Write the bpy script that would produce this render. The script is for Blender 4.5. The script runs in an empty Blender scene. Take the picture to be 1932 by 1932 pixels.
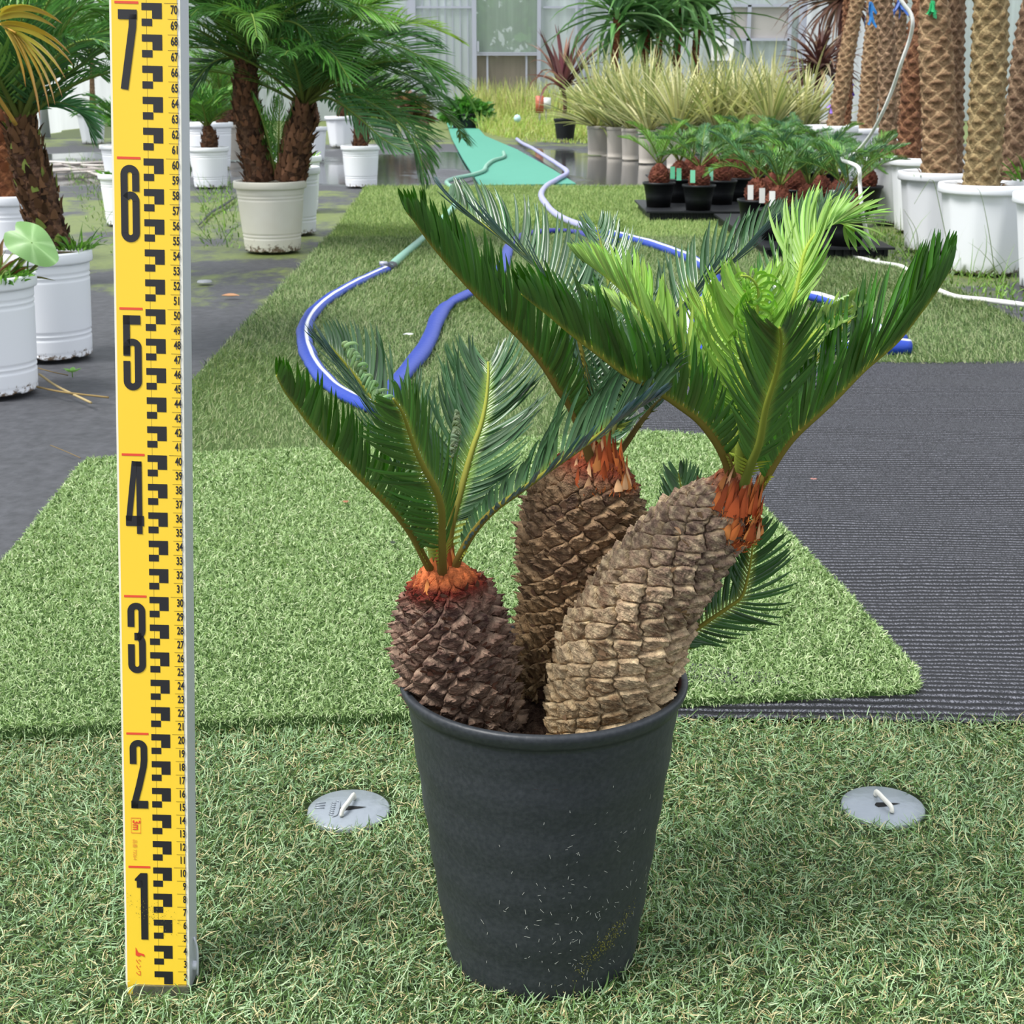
import bpy, math, random
import numpy as np
from mathutils import Vector
S = bpy.context.scene
COL = S.collection

# ------------------------------------------------------------------ camera
CAMH, PITCH, FPX = 0.6376, math.radians(16.81), 2700.0
cd = bpy.data.cameras.new('camera'); cam = bpy.data.objects.new('camera', cd); COL.objects.link(cam)
cam.location = (0, 0, CAMH); cam.rotation_euler = (math.pi/2 - PITCH, 0, 0)
cd.sensor_width = 36; cd.lens = FPX/1932*36; cd.clip_start = .05; cd.clip_end = 200
cd.dof.use_dof = True; cd.dof.focus_distance = 1.05; cd.dof.aperture_fstop = 40
S.camera = cam

# ------------------------------------------------------------------ light
w = bpy.data.worlds.new('world'); S.world = w; w.use_nodes = True
nt = w.node_tree; nt.nodes.clear()
tc = nt.nodes.new('ShaderNodeTexCoord'); sp = nt.nodes.new('ShaderNodeSeparateXYZ')
cr = nt.nodes.new('ShaderNodeValToRGB'); bg = nt.nodes.new('ShaderNodeBackground'); ow = nt.nodes.new('ShaderNodeOutputWorld')
e = cr.color_ramp.elements
e[0].position = 0.0; e[0].color = (.50, .55, .58, 1)
e[1].position = 1.0; e[1].color = (.92, .96, 1.04, 1)
m = cr.color_ramp.elements.new(.35); m.color = (.88, .93, 1.0, 1)
nt.links.new(tc.outputs['Generated'], sp.inputs[0]); nt.links.new(sp.outputs['Z'], cr.inputs[0])
nt.links.new(cr.outputs[0], bg.inputs[0]); nt.links.new(bg.outputs[0], ow.inputs[0]); bg.inputs[1].default_value = 1.0
sl = bpy.data.lights.new('sun', 'SUN'); sl.energy = 3.2; sl.angle = math.radians(20); sl.color = (1, .975, .93)
so = bpy.data.objects.new('sun', sl); COL.objects.link(so); so.rotation_euler = (math.radians(14), math.radians(-30), 0)
S.view_settings.view_transform = 'Standard'; S.view_settings.look = 'None'
S.view_settings.exposure = 0.45; S.view_settings.gamma = 1; S.view_settings.use_curve_mapping = False
S.cycles.max_bounces = 7; S.cycles.transparent_max_bounces = 12; S.cycles.use_denoising = True

# ------------------------------------------------------------------ helpers
FW = np.array([0, math.cos(PITCH), -math.sin(PITCH)]); UP = np.array([0, math.sin(PITCH), math.cos(PITCH)]); RT = np.array([1., 0, 0])
C0 = np.array([0, 0, CAMH])
def ray(px, py): return FW + RT*(px-966)/FPX + UP*(966-py)/FPX
def G(px, py, z=0.0):                       # point on the ground seen at a photo pixel
    d = ray(px, py); t = (z-CAMH)/d[2]; return C0 + d*t
def P(px, py, Y):                           # point at forward distance Y
    d = ray(px, py); return C0 + d*(Y/d[1])
def pxm(Y, z=0.0):                          # pixels per metre there
    return FPX/(Y*math.cos(PITCH) + (CAMH-z)*math.sin(PITCH))
def hexc(h):
    h = h.lstrip('#'); c = [int(h[i:i+2], 16)/255 for i in (0, 2, 4)]
    return np.array([x/12.92 if x <= .04045 else ((x+.055)/1.055)**2.4 for x in c])
def rng(s): return np.random.default_rng(s)
def nz(v): return v/np.maximum(np.linalg.norm(v, axis=-1, keepdims=True), 1e-9)
def field(x, y, s=1.0, seed=0):             # smooth pseudo noise, about -1..1
    r = rng(seed+77); v = 0
    for k in range(6):
        a = r.uniform(0, 6.28); f = s*r.uniform(.6, 2.2); v = v + np.sin((x*math.cos(a)+y*math.sin(a))*f + r.uniform(0, 6.28))
    return v/3.0
def inpoly(x, y, poly):
    c = np.zeros(len(x), bool); n = len(poly)
    for i in range(n):
        x1, y1 = poly[i][:2]; x2, y2 = poly[(i+1) % n][:2]
        hit = ((y1 > y) != (y2 > y)) & (x < (x2-x1)*(y-y1)/(y2-y1+1e-12)+x1); c ^= hit
    return c

def flist(F):
    if not isinstance(F, list): return [F]
    if len(F) and isinstance(F[0], list) and not isinstance(F[0][0], (list, np.ndarray)): return [np.array(F, np.int32)]
    return F
def mesh(name, V, F, mat, parent=None, col=None, smooth=True):
    V = np.asarray(V, float).reshape(-1, 3)
    F = flist(F)
    F = [np.asarray(f, np.int32) for f in F if len(f)]
    me = bpy.data.meshes.new(name); me.vertices.add(len(V)); me.vertices.foreach_set('co', V.ravel())
    lp = np.concatenate([f.ravel() for f in F]); cnt = np.concatenate([np.full(len(f), f.shape[1], np.int32) for f in F])
    me.loops.add(len(lp)); me.loops.foreach_set('vertex_index', lp)
    me.polygons.add(len(cnt)); me.polygons.foreach_set('loop_start', np.concatenate([[0], np.cumsum(cnt)[:-1]]).astype(np.int32))
    me.polygons.foreach_set('use_smooth', np.full(len(cnt), smooth))
    if col is not None:
        a = me.attributes.new('Col', 'FLOAT_COLOR', 'POINT'); c = np.ones((len(V), 4)); c[:, :3] = col; a.data.foreach_set('color', c.ravel())
    me.update(calc_edges=True); me.validate()
    if mat: me.materials.append(mat)
    o = bpy.data.objects.new(name, me); COL.objects.link(o)
    if parent: o.parent = parent
    return o
class MB:                                    # collects pieces of one mesh
    def __init__(s): s.V = []; s.F = {3: [], 4: []}; s.C = []; s.n = 0
    def add(s, V, F, col=(1, 1, 1)):
        V = np.asarray(V, float).reshape(-1, 3)
        for f in flist(F):
            f = np.asarray(f, np.int32)
            if len(f): s.F[f.shape[1]].append(f+s.n)
        s.V.append(V); s.C.append(np.broadcast_to(np.asarray(col, float), (len(V), 3))); s.n += len(V)
    def build(s, name, mat, parent=None, smooth=True):
        return mesh(name, np.concatenate(s.V), [np.concatenate(f) for f in s.F.values() if f], mat, parent, np.concatenate(s.C), smooth)
def tag(o, label=None, cat=None, group=None, kind=None):
    if label: o['label'] = label
    if cat: o['category'] = cat
    if group: o['group'] = group
    if kind: o['kind'] = kind
    return o
def thing(name, loc, label, cat, group=None):
    o = bpy.data.objects.new(name, None); COL.objects.link(o); o.location = loc; o.empty_display_size = .05
    return tag(o, label, cat, group)
def local(o):                                # parts are modelled in world space, then hung under the thing
    bpy.context.view_layer.update()
    def rec(p):
        for c in p.children:
            if not c.get('_l'):
                c['_l'] = 1
            rec(c)
    for c in o.children: c.matrix_parent_inverse = o.matrix_world.inverted()
def copy_tree(o, parent=None):
    c = o.copy(); COL.objects.link(c); c.parent = parent
    for k in o.children:
        kk = copy_tree(k, c)
    return c

# ------------------------------------------------------------------ materials
def newmat(name):
    m = bpy.data.materials.new(name); m.use_nodes = True; n = m.node_tree.nodes; n.clear()
    o = n.new('ShaderNodeOutputMaterial'); b = n.new('ShaderNodeBsdfPrincipled'); m.node_tree.links.new(b.outputs[0], o.inputs[0])
    return m, n, m.node_tree.links, b, o
def lnk(L, a, b): L.new(a, b)
def plain(name, c, rough=.5, spec=.5, metal=0, noise=0, nscale=30, bump=0, bscale=60, c2=None, stretch=(1, 1, 1), dirt=0):
    m, n, L, b, o = newmat(name)
    c = hexc(c) if isinstance(c, str) else np.array(c)
    b.inputs['Roughness'].default_value = rough; b.inputs['Specular IOR Level'].default_value = spec; b.inputs['Metallic'].default_value = metal
    b.inputs['Base Color'].default_value = (*c, 1)
    t = n.new('ShaderNodeTexCoord'); mp = n.new('ShaderNodeMapping'); L.new(t.outputs['Object'], mp.inputs[0]); mp.inputs['Scale'].default_value = stretch
    if noise:
        c2 = hexc(c2) if c2 is not None else c*.6
        x = n.new('ShaderNodeTexNoise'); x.inputs['Scale'].default_value = nscale; x.inputs['Detail'].default_value = 6; L.new(mp.outputs[0], x.inputs[0])
        r = n.new('ShaderNodeValToRGB'); r.color_ramp.elements[0].position = .5-.25*(1/max(noise, .01))*.2; r.color_ramp.elements[1].position = .78
        r.color_ramp.elements[0].color = (*c, 1); r.color_ramp.elements[1].color = (*(c*(1-noise)+c2*noise), 1)
        L.new(x.outputs[0], r.inputs[0]); L.new(r.outputs[0], b.inputs['Base Color'])
    if dirt:                                   # splashed soil low on the wall
        sx = n.new('ShaderNodeSeparateXYZ'); L.new(t.outputs['Object'], sx.inputs[0]); x = n.new('ShaderNodeTexNoise'); x.inputs['Scale'].default_value = 55; x.inputs['Detail'].default_value = 8; x.inputs['Roughness'].default_value = .75; L.new(t.outputs['Object'], x.inputs[0])
        f = n.new('ShaderNodeMapRange'); f.inputs[1].default_value = 0; f.inputs[2].default_value = dirt; f.inputs[3].default_value = .16; f.inputs[4].default_value = -.16; L.new(sx.outputs['Z'], f.inputs[0])
        ad = n.new('ShaderNodeMath'); L.new(x.outputs[0], ad.inputs[0]); L.new(f.outputs[0], ad.inputs[1]); rp = n.new('ShaderNodeValToRGB'); rp.color_ramp.elements[0].position = .56; rp.color_ramp.elements[1].position = .64; L.new(ad.outputs[0], rp.inputs[0])
        mx = n.new('ShaderNodeMix'); mx.data_type = 'RGBA'; L.new(rp.outputs[0], mx.inputs[0]); src = b.inputs['Base Color'].links[0].from_socket if b.inputs['Base Color'].links else None
        if src: L.new(src, mx.inputs[6])
        else: mx.inputs[6].default_value = (*c, 1)
        mx.inputs[7].default_value = (*hexc('#6b5a48'), 1); L.new(mx.outputs[2], b.inputs['Base Color'])
    if bump:
        x = n.new('ShaderNodeTexNoise'); x.inputs['Scale'].default_value = bscale; x.inputs['Detail'].default_value = 4; L.new(mp.outputs[0], x.inputs[0])
        u = n.new('ShaderNodeBump'); u.inputs['Strength'].default_value = bump; u.inputs['Distance'].default_value = .01; L.new(x.outputs[0], u.inputs['Height']); L.new(u.outputs[0], b.inputs['Normal'])
    return m
def vcol(name, rough=.5, spec=.4, transl=0.0, back=None, bump=0, bscale=400, noise=0, nscale=200):
    """colour comes from the mesh attribute; TRANSL lets light through; BACK tints the underside of a leaf"""
    m, n, L, b, o = newmat(name)
    a = n.new('ShaderNodeAttribute'); a.attribute_name = 'Col'; c = a.outputs['Color']
    if noise:
        t = n.new('ShaderNodeTexCoord'); x = n.new('ShaderNodeTexNoise'); x.inputs['Scale'].default_value = nscale; x.inputs['Detail'].default_value = 5
        L.new(t.outputs['Object'], x.inputs[0]); mr = n.new('ShaderNodeMapRange'); mr.inputs[1].default_value = .3; mr.inputs[2].default_value = .7
        mr.inputs[3].default_value = 1-noise; mr.inputs[4].default_value = 1+noise; L.new(x.outputs[0], mr.inputs[0])
        vm = n.new('ShaderNodeVectorMath'); vm.operation = 'SCALE'; L.new(c, vm.inputs[0]); L.new(mr.outputs[0], vm.inputs['Scale']); c = vm.outputs[0]
    if back is not None:
        g = n.new('ShaderNodeNewGeometry'); mx = n.new('ShaderNodeMix'); mx.data_type = 'RGBA'; mx.blend_type = 'MULTIPLY'
        L.new(g.outputs['Backfacing'], mx.inputs[0]); L.new(c, mx.inputs[6]); mx.inputs[7].default_value = (*back, 1); c = mx.outputs[2]
    L.new(c, b.inputs['Base Color']); b.inputs['Roughness'].default_value = rough; b.inputs['Specular IOR Level'].default_value = spec
    if bump:
        t = n.new('ShaderNodeTexCoord'); x = n.new('ShaderNodeTexNoise'); x.inputs['Scale'].default_value = bscale; x.inputs['Detail'].default_value = 6
        L.new(t.outputs['Object'], x.inputs[0]); u = n.new('ShaderNodeBump'); u.inputs['Strength'].default_value = bump; u.inputs['Distance'].default_value = .006
        L.new(x.outputs[0], u.inputs['Height']); L.new(u.outputs[0], b.inputs['Normal'])
    if transl:
        tr = n.new('ShaderNodeBsdfTranslucent'); ms = n.new('ShaderNodeMixShader'); ms.inputs[0].default_value = transl
        gm = n.new('ShaderNodeMix'); gm.data_type = 'RGBA'; gm.blend_type = 'MULTIPLY'; gm.inputs[0].default_value = 1; L.new(c, gm.inputs[6]); gm.inputs[7].default_value = (1.15, 1.3, .75, 1)
        L.new(gm.outputs[2], tr.inputs[0]); L.new(b.outputs[0], ms.inputs[1]); L.new(tr.outputs[0], ms.inputs[2]); L.new(ms.outputs[0], o.inputs[0])
    return m
M_turf = vcol('turf_fibre', .62, .25, .25)
M_leaf = vcol('cycad_leaflet', .30, .6, .12, back=(.75, 1.0, .36))
M_new = vcol('young_leaflet', .42, .4, .28, back=(.95, 1.0, .7))
M_palm = vcol('palm_leaflet', .42, .5, .25, back=(.8, 1.0, .6))
M_wood = vcol('bark', .75, .25, bump=.5, bscale=900, noise=.5, nscale=240)
M_bark = vcol('palm_bark', .85, .2, bump=.9, bscale=200, noise=.35, nscale=90)
M_fib = vcol('dry_fibre', .8, .2, .12)
M_hose = vcol('hose_sheath', .42, .4, bump=.25, bscale=60)
M_paint = vcol('printed_face', .45, .4)

# ------------------------------------------------------------------ generators
def spline(pts, n):
    p = np.asarray(pts, float); p = np.vstack([2*p[0]-p[1], p, 2*p[-1]-p[-2]]); out = []
    k = len(p)-3; per = max(2, 400//k)
    for i in range(k):
        t = np.linspace(0, 1, per, endpoint=False)[:, None]; a, b, c, d = p[i:i+4]
        out.append(.5*((2*b)+(-a+c)*t+(2*a-5*b+4*c-d)*t**2+(-a+3*b-3*c+d)*t**3))
    out.append(p[-2][None]); q = np.vstack(out); s = np.concatenate([[0], np.cumsum(np.linalg.norm(np.diff(q[:, :3], axis=0), axis=1))])
    u = np.linspace(0, s[-1], n); return np.stack([np.interp(u, s, q[:, j]) for j in range(q.shape[1])], 1)
def tube(path, rad, seg=8, flat=1.0, upv=None, cap=True):
    p = np.asarray(path, float); n = len(p); rad = np.broadcast_to(np.asarray(rad, float), (n,))
    T = nz(np.gradient(p, axis=0)); u = np.array([0, 0, 1.]) if upv is None else np.asarray(upv, float)
    U = np.zeros_like(p); prev = u
    for i in range(n):
        v = prev - T[i]*np.dot(prev, T[i])
        if np.linalg.norm(v) < 1e-3: v = np.cross(T[i], [1, .3, .2])
        U[i] = v/np.linalg.norm(v); prev = U[i] if upv is None else u
    W = np.cross(T, U); a = np.arange(seg)/seg*2*math.pi
    V = p[:, None]+rad[:, None, None]*(np.cos(a)[None, :, None]*W[:, None]+flat*np.sin(a)[None, :, None]*U[:, None])
    i, j = np.meshgrid(np.arange(n-1), np.arange(seg), indexing='ij'); i = i.ravel(); j = j.ravel(); k = (j+1) % seg
    F = np.stack([i*seg+j, i*seg+k, (i+1)*seg+k, (i+1)*seg+j], 1); V = V.reshape(-1, 3); tr = []
    if cap:
        V = np.vstack([V, p[0], p[-1]]); m0 = n*seg
        q = np.arange(seg); tr = np.vstack([np.stack([np.full(seg, m0), (q+1) % seg, q], 1), np.stack([np.full(seg, m0+1), (n-1)*seg+q, (n-1)*seg+(q+1) % seg], 1)])
    return V, [F, tr] if cap else [F]
def ribbon(base, d0, wv, L, W, c=None, curl=0.0, K=5, pw=1.4, crease=.30, profile=None, cols=None, tipcol=None, three=True, basecol=None):
    """blades: N of them, from BASE along d0, bending towards c by CURL radians"""
    N = len(base); L = np.broadcast_to(L, (N,)); W = np.broadcast_to(W, (N,)); curl = np.broadcast_to(curl, (N,))
    u = np.linspace(0, 1, K+1); d0 = nz(d0)
    if c is None: c = np.tile([0, 0, -1.], (N, 1))
    c = nz(c - d0*np.sum(c*d0, 1, keepdims=True)); ph = curl[:, None]*u[None]**pw
    D = np.cos(ph)[..., None]*d0[:, None]+np.sin(ph)[..., None]*c[:, None]
    st = (D[:, 1:]+D[:, :-1])*.5*(L[:, None, None]/K); pos = np.concatenate([base[:, None], base[:, None]+np.cumsum(st, 1)], 1)
    wv = nz(wv); Wd = nz(wv[:, None]-D*np.sum(wv[:, None]*D, 2, keepdims=True)); Nn = np.cross(D, Wd)
    pr = np.interp(u, [0, .12, .5, .8, 1], [.45, .9, 1, .72, .06]) if profile is None else np.interp(u, *profile)
    hw = .5*W[:, None, None]*pr[None, :, None]
    if three:
        R = np.stack([pos-hw*Wd, pos-Nn*hw*2*crease, pos+hw*Wd], 2); m = 3
    else:
        R = np.stack([pos-hw*Wd, pos+hw*Wd], 2); m = 2
    V = R.reshape(-1, 3); b = (np.arange(N)*(K+1)*m)[:, None, None]; k = (np.arange(K)*m)[None, :, None]; s = np.arange(m-1)[None, None, :]
    i0 = (b+k+s); F = np.stack([i0, i0+1, i0+m+1, i0+m], -1).reshape(-1, 4)
    C = None
    if cols is not None:
        cols = np.broadcast_to(cols, (N, 3)); C = np.repeat(cols[:, None], K+1, 1)
        if tipcol is not None: C = C*(1-u[None, :, None]**4)+np.asarray(tipcol)*u[None, :, None]**4
        if basecol is not None: bw = .6*np.clip(1-u/.14, 0, 1)[None, :, None]; C = C*(1-bw)+np.asarray(basecol)*bw
        C = np.repeat(C[:, :, None], m, 2).reshape(-1, 3)
    return V, F, C
def frond(name, parent, pts, N, n=45, L=.04, w=.003, a=(62, 28), v=45, curl=.35, cdir=None, t0=.16, seed=0, mat=None, c='#2c4a30', cvar=.2,
          rc=('#6a4a26', '#8f9338'), rr=.0022, prof=None, K=6, pw=1.5, droop=0.0, thorn=True, tipc=None, jit=.06, rows=(-1, 1), lr=None):
    r = rng(seed+1000); R = spline(pts, 60); T = nz(np.gradient(R, axis=0)); N = np.asarray(N, float)
    Nn = nz(N[None]-T*(T@N)[:, None]); Sd = np.cross(T, Nn); ts = np.linspace(0, 1, 60)
    base, D, WV, LL, CC, WW, CU = [], [], [], [], [], [], []
    prof = prof or ([0, .12, .3, .65, .87, 1], [.35, .7, 1, .97, .66, .32])
    for s in rows:
        t = t0+(1-t0)*(np.arange(n)+r.uniform(-.2, .2, n)+.5)/n; t = np.clip(t, 0, 1); g = lambda A: np.stack([np.interp(t, ts, A[:, j]) for j in range(3)], 1)
        Tt, Nt, St, b = nz(g(T)), nz(g(Nn)), nz(g(Sd))*s, g(R); q = (t-t0)/(1-t0)
        ang = np.radians(a[0]+(a[1]-a[0])*q**1.3+r.normal(0, 2.5, n)+3.5*np.sin(q*n*.55+s)+2.5*np.sin(q*n*.23)); vv = np.radians(4*np.sin(q*n*.41+s*2)+(v if np.isscalar(v) else np.interp(q, [0, 1], v))+r.normal(0, 3, n))
        d = np.cos(ang)[:, None]*Tt+np.sin(ang)[:, None]*(np.cos(vv)[:, None]*St+np.sin(vv)[:, None]*Nt)
        base.append(b+St*rr*.5); D.append(d+r.normal(0, jit*.5, (n, 3))); WV.append(Tt*1.0)
        k = 1.0 if lr is None or s > 0 else lr
        LL.append(L*k*np.interp(q, *prof)*r.uniform(1-jit, 1+jit, n)); CU.append(curl*r.uniform(.6, 1.4, n))
        if cdir is None: CC.append(Tt*.9-St*.35+Nt*.1+np.array([0, 0, -droop]))
        elif cdir == 'in': CC.append(Tt*.2+Nt*1.0-St*.6)
        else: CC.append(np.tile(np.asarray(cdir, float), (n, 1)))
    base, D, WV, LL, CC, CU = map(np.concatenate, (base, D, WV, LL, CC, CU)); nn = len(base)
    # keep blades' adaxial side along N: flip width where the normal would point away
    col = (hexc(c) if isinstance(c, str) else c)*(1+r.normal(0, cvar, (nn, 1)))*(1+r.normal(0, cvar*.25, (nn, 3)))
    Ng = np.stack([np.interp(np.tile(np.linspace(t0, 1, n), len(rows)), ts, Nn[:, j]) for j in range(3)], 1)
    fl = np.sum(np.cross(nz(D), WV)*Ng, 1) < 0; WV[fl] *= -1
    V, F, C = ribbon(base, D, WV, LL, w, CC, CU, K=K, pw=pw, cols=np.clip(col, 0, 1), tipcol=hexc(tipc) if tipc else None, basecol=hexc(rc[1]) if thorn else None)
    o = mesh(name, V, F, mat or M_leaf, parent, C)
    rad = rr*np.interp(ts, [0, .1, .4, 1], [1.5, 1.25, .9, .3]); tv, tf = tube(R, rad, 7)
    cc = hexc(rc[0])[None]*(1-ts[:, None]**.6)+hexc(rc[1])[None]*ts[:, None]**.6; cc = np.repeat(cc, 7, 0); cc = np.vstack([cc, cc[0], cc[-1]])
    mb = MB(); mb.add(tv, tf, cc)
    if thorn:
        k = 7; t = np.linspace(.06, t0, k)
        for s in (-1, 1):
            b = np.stack([np.interp(t, ts, R[:, j]) for j in range(3)], 1); Tt = np.stack([np.interp(t, ts, T[:, j]) for j in range(3)], 1)
            St = np.stack([np.interp(t, ts, Sd[:, j]) for j in range(3)], 1)*s
            q = ribbon(b, Tt*.5+St, Tt, L*np.linspace(.06, .3, k), w*.7, K=2, cols=hexc(rc[1])); mb.add(*q)
    mb.build('rachis', M_fib if mat is None else M_fib, o); return o
def lathe(prof, seg=48, facets=0, fdepth=0.0, notch=None, fr=None):
    p = np.asarray(prof, float); n = len(p); a = np.arange(seg)/seg*2*math.pi; R = np.repeat(p[:, 0][:, None], seg, 1); Z = np.repeat(p[:, 1][:, None], seg, 1)
    if facets:
        h = math.pi/facets; k = math.cos(h)/np.cos((a % (2*h))-h); lo, hi = fr or (0, n)
        R[lo:hi] *= (1-fdepth)+fdepth*k[None]/np.mean(k)
    if notch:
        for (c, wd, ht, rows) in notch:
            m = np.abs((a-c+math.pi) % (2*math.pi)-math.pi) < wd; Z[rows, m] += ht
    V = np.stack([R*np.cos(a), R*np.sin(a), Z], -1).reshape(-1, 3)
    i, j = np.meshgrid(np.arange(n-1), np.arange(seg), indexing='ij'); i = i.ravel(); j = j.ravel(); k = (j+1) % seg
    return V, np.stack([i*seg+j, i*seg+k, (i+1)*seg+k, (i+1)*seg+j], 1)
def box(c, s, rot=0.0):
    c = np.asarray(c, float); s = np.asarray(s, float)/2
    V = np.array([[x, y, z] for x in (-1, 1) for y in (-1, 1) for z in (-1, 1)])*s
    if rot: ca, sa = math.cos(rot), math.sin(rot); V = np.stack([V[:, 0]*ca-V[:, 1]*sa, V[:, 0]*sa+V[:, 1]*ca, V[:, 2]], 1)
    return V+c, np.array([[0, 1, 3, 2], [4, 6, 7, 5], [0, 4, 5, 1], [2, 3, 7, 6], [0, 2, 6, 4], [1, 5, 7, 3]])
def hash2(a, b, s=0):
    v = np.sin(a*127.1+b*311.7+s*74.7)*43758.5453; return v-np.floor(v)
def scaly(path, rad, ncol, nrow, colf, amp=.004, nu=260, nv=220, flat=1.0, p=1.2, jit=.12, shingle=.5, rag=.0, nub=0.0, seed=0, upv=None, twist=0.0, gap=.42, hb=.8):
    """a trunk covered with old leaf bases: rhombic scales in a spiral lattice, as real relief"""
    R = spline(np.column_stack([path, rad]), nv); pos, rd = R[:, :3], R[:, 3]
    T = nz(np.gradient(pos, axis=0)); u0 = np.array([0, -1., 0]); U = nz(u0[None]-T*(T@u0)[:, None]); W = np.cross(T, U)
    s = np.concatenate([[0], np.cumsum(np.linalg.norm(np.diff(pos, axis=0), axis=1))]); s = s/s[-1]
    a = np.arange(nu)/nu; X = a[None]*ncol+twist*s[:, None]*ncol+np.zeros((nv, 1)); Y = s[:, None]*nrow+np.zeros((1, nu))
    wx = .10*np.sin(Y*1.7+X*.9)+.06*np.sin(X*2.9+Y)+.035*np.sin(Y*9+X*5); X = X+wx; Y = Y+.12*np.sin(X*1.3+2)+.05*np.sin(Y*3.1+X)+.04*np.sin(X*11+Y*3)+.015*np.sin(X*23+Y*7)
    F1 = np.full(X.shape, 9.); F2 = F1.copy(); H = np.zeros_like(X); DY = np.zeros_like(X); DX = np.zeros_like(X); r0 = np.floor(Y)
    for dr in (-1, 0, 1, 2):
        row = r0+dr; off = np.where(row % 2 == 0, 0, .5); c0 = np.floor(X-off)
        for dc in (0, 1, -1, 2):
            col = c0+dc; ch = np.mod(col, ncol); cx = col+off+(hash2(ch, row, seed)-.5)*jit*2; cy = row+(hash2(ch, row, seed+3)-.5)*jit*2
            dx = (X-cx)*2; dy = (Y-cy); d = (np.abs(dx)**p+np.abs(dy)**p)**(1/p)
            n1 = d < F1; F2 = np.where(n1, F1, np.minimum(F2, d)); H = np.where(n1, hash2(ch, row, seed+7), H); DY = np.where(n1, dy, DY); DX = np.where(n1, dx, DX); F1 = np.where(n1, d, F1)
    e = np.clip((F2-F1)/gap, 0, 1); pil = e**.5
    h = pil*(1+shingle*np.clip(DY, -1, 1))*(.86+.28*H)
    fine = np.sin(X*23+Y*11)*np.sin(Y*19-X*7)+.6*np.sin(X*41-Y*29)
    h = h+.05*fine*pil
    if rag: h = h+rag*np.clip(DY, 0, 1)*(hash2(np.floor(X*9), np.floor(Y*7), 5)**2)*pil*2
    if nub:
        h = h*.55+nub*np.exp(-((DX/.34)**2+((DY-.25)/.3)**2))
    endf = np.clip(np.minimum(s*6, 1-s)/.13, 0, 1)[:, None]
    rr = rd[:, None]+amp*(h-hb)*endf; an = 2*math.pi*a
    V = pos[:, None]+rr[..., None]*(np.cos(an)[None, :, None]*W[:, None]+flat*np.sin(an)[None, :, None]*U[:, None])
    i, j = np.meshgrid(np.arange(nv-1), np.arange(nu), indexing='ij'); i = i.ravel(); j = j.ravel(); k = (j+1) % nu
    F = np.stack([i*nu+j, i*nu+k, (i+1)*nu+k, (i+1)*nu+j], 1); V = V.reshape(-1, 3)
    V = np.vstack([V, pos[-1]+T[-1]*rd[-1]*.25]); q = np.arange(nu); tr = np.stack([np.full(nu, nu*nv), (nv-1)*nu+q, (nv-1)*nu+(q+1) % nu], 1)
    C = colf(s[:, None]+0*X, H, e, DY, X, Y).reshape(-1, 3); C = np.vstack([C, C[-1]])
    return V, [F, tr], C, (pos, T, rd, U, W)
def mixc(a, b, t): return np.asarray(a)*(1-t[..., None])+np.asarray(b)*t[..., None]
def grass(xy, z, L, W, az, elev, cols, curl=.8, K=3, seed=0, cdir=None, pw=1.2):
    n = len(xy); r = rng(seed); b = np.column_stack([xy, np.broadcast_to(z, (n,))])
    d = np.stack([np.cos(az)*np.cos(elev), np.sin(az)*np.cos(elev), np.sin(elev)], 1)
    wv = np.stack([-np.sin(az), np.cos(az), np.zeros(n)], 1)+r.normal(0, .5, (n, 3)); c = r.normal(0, 1, (n, 3))+np.array([0, 0, -.6])
    return ribbon(b, d, wv, L, W, c, curl, K=K, pw=pw, cols=cols, three=False, profile=([0, .6, 1], [.9, .8, .15]))
def palette(r, n, cols, wts, var=.12):
    c = np.array([hexc(x) for x in cols]); i = r.choice(len(cols), n, p=np.array(wts)/sum(wts))
    return np.clip(c[i]*(1+r.normal(0, var, (n, 1))), 0, 1)
def sheet(poly, z, th=.003):
    poly = [np.asarray(q[:2], float) for q in poly]; n = len(poly)
    V = [[*q, z] for q in poly]+[[*q, z-th] for q in poly]
    bm = MB(); V = np.array(V); c = V[:n].mean(0); V = np.vstack([V, c]); i = np.arange(n)
    bm.add(V, [np.stack([np.full(n, 2*n), i, (i+1) % n], 1), np.stack([i, i+n, (i+1) % n+n, (i+1) % n], 1)]); return bm
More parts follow.
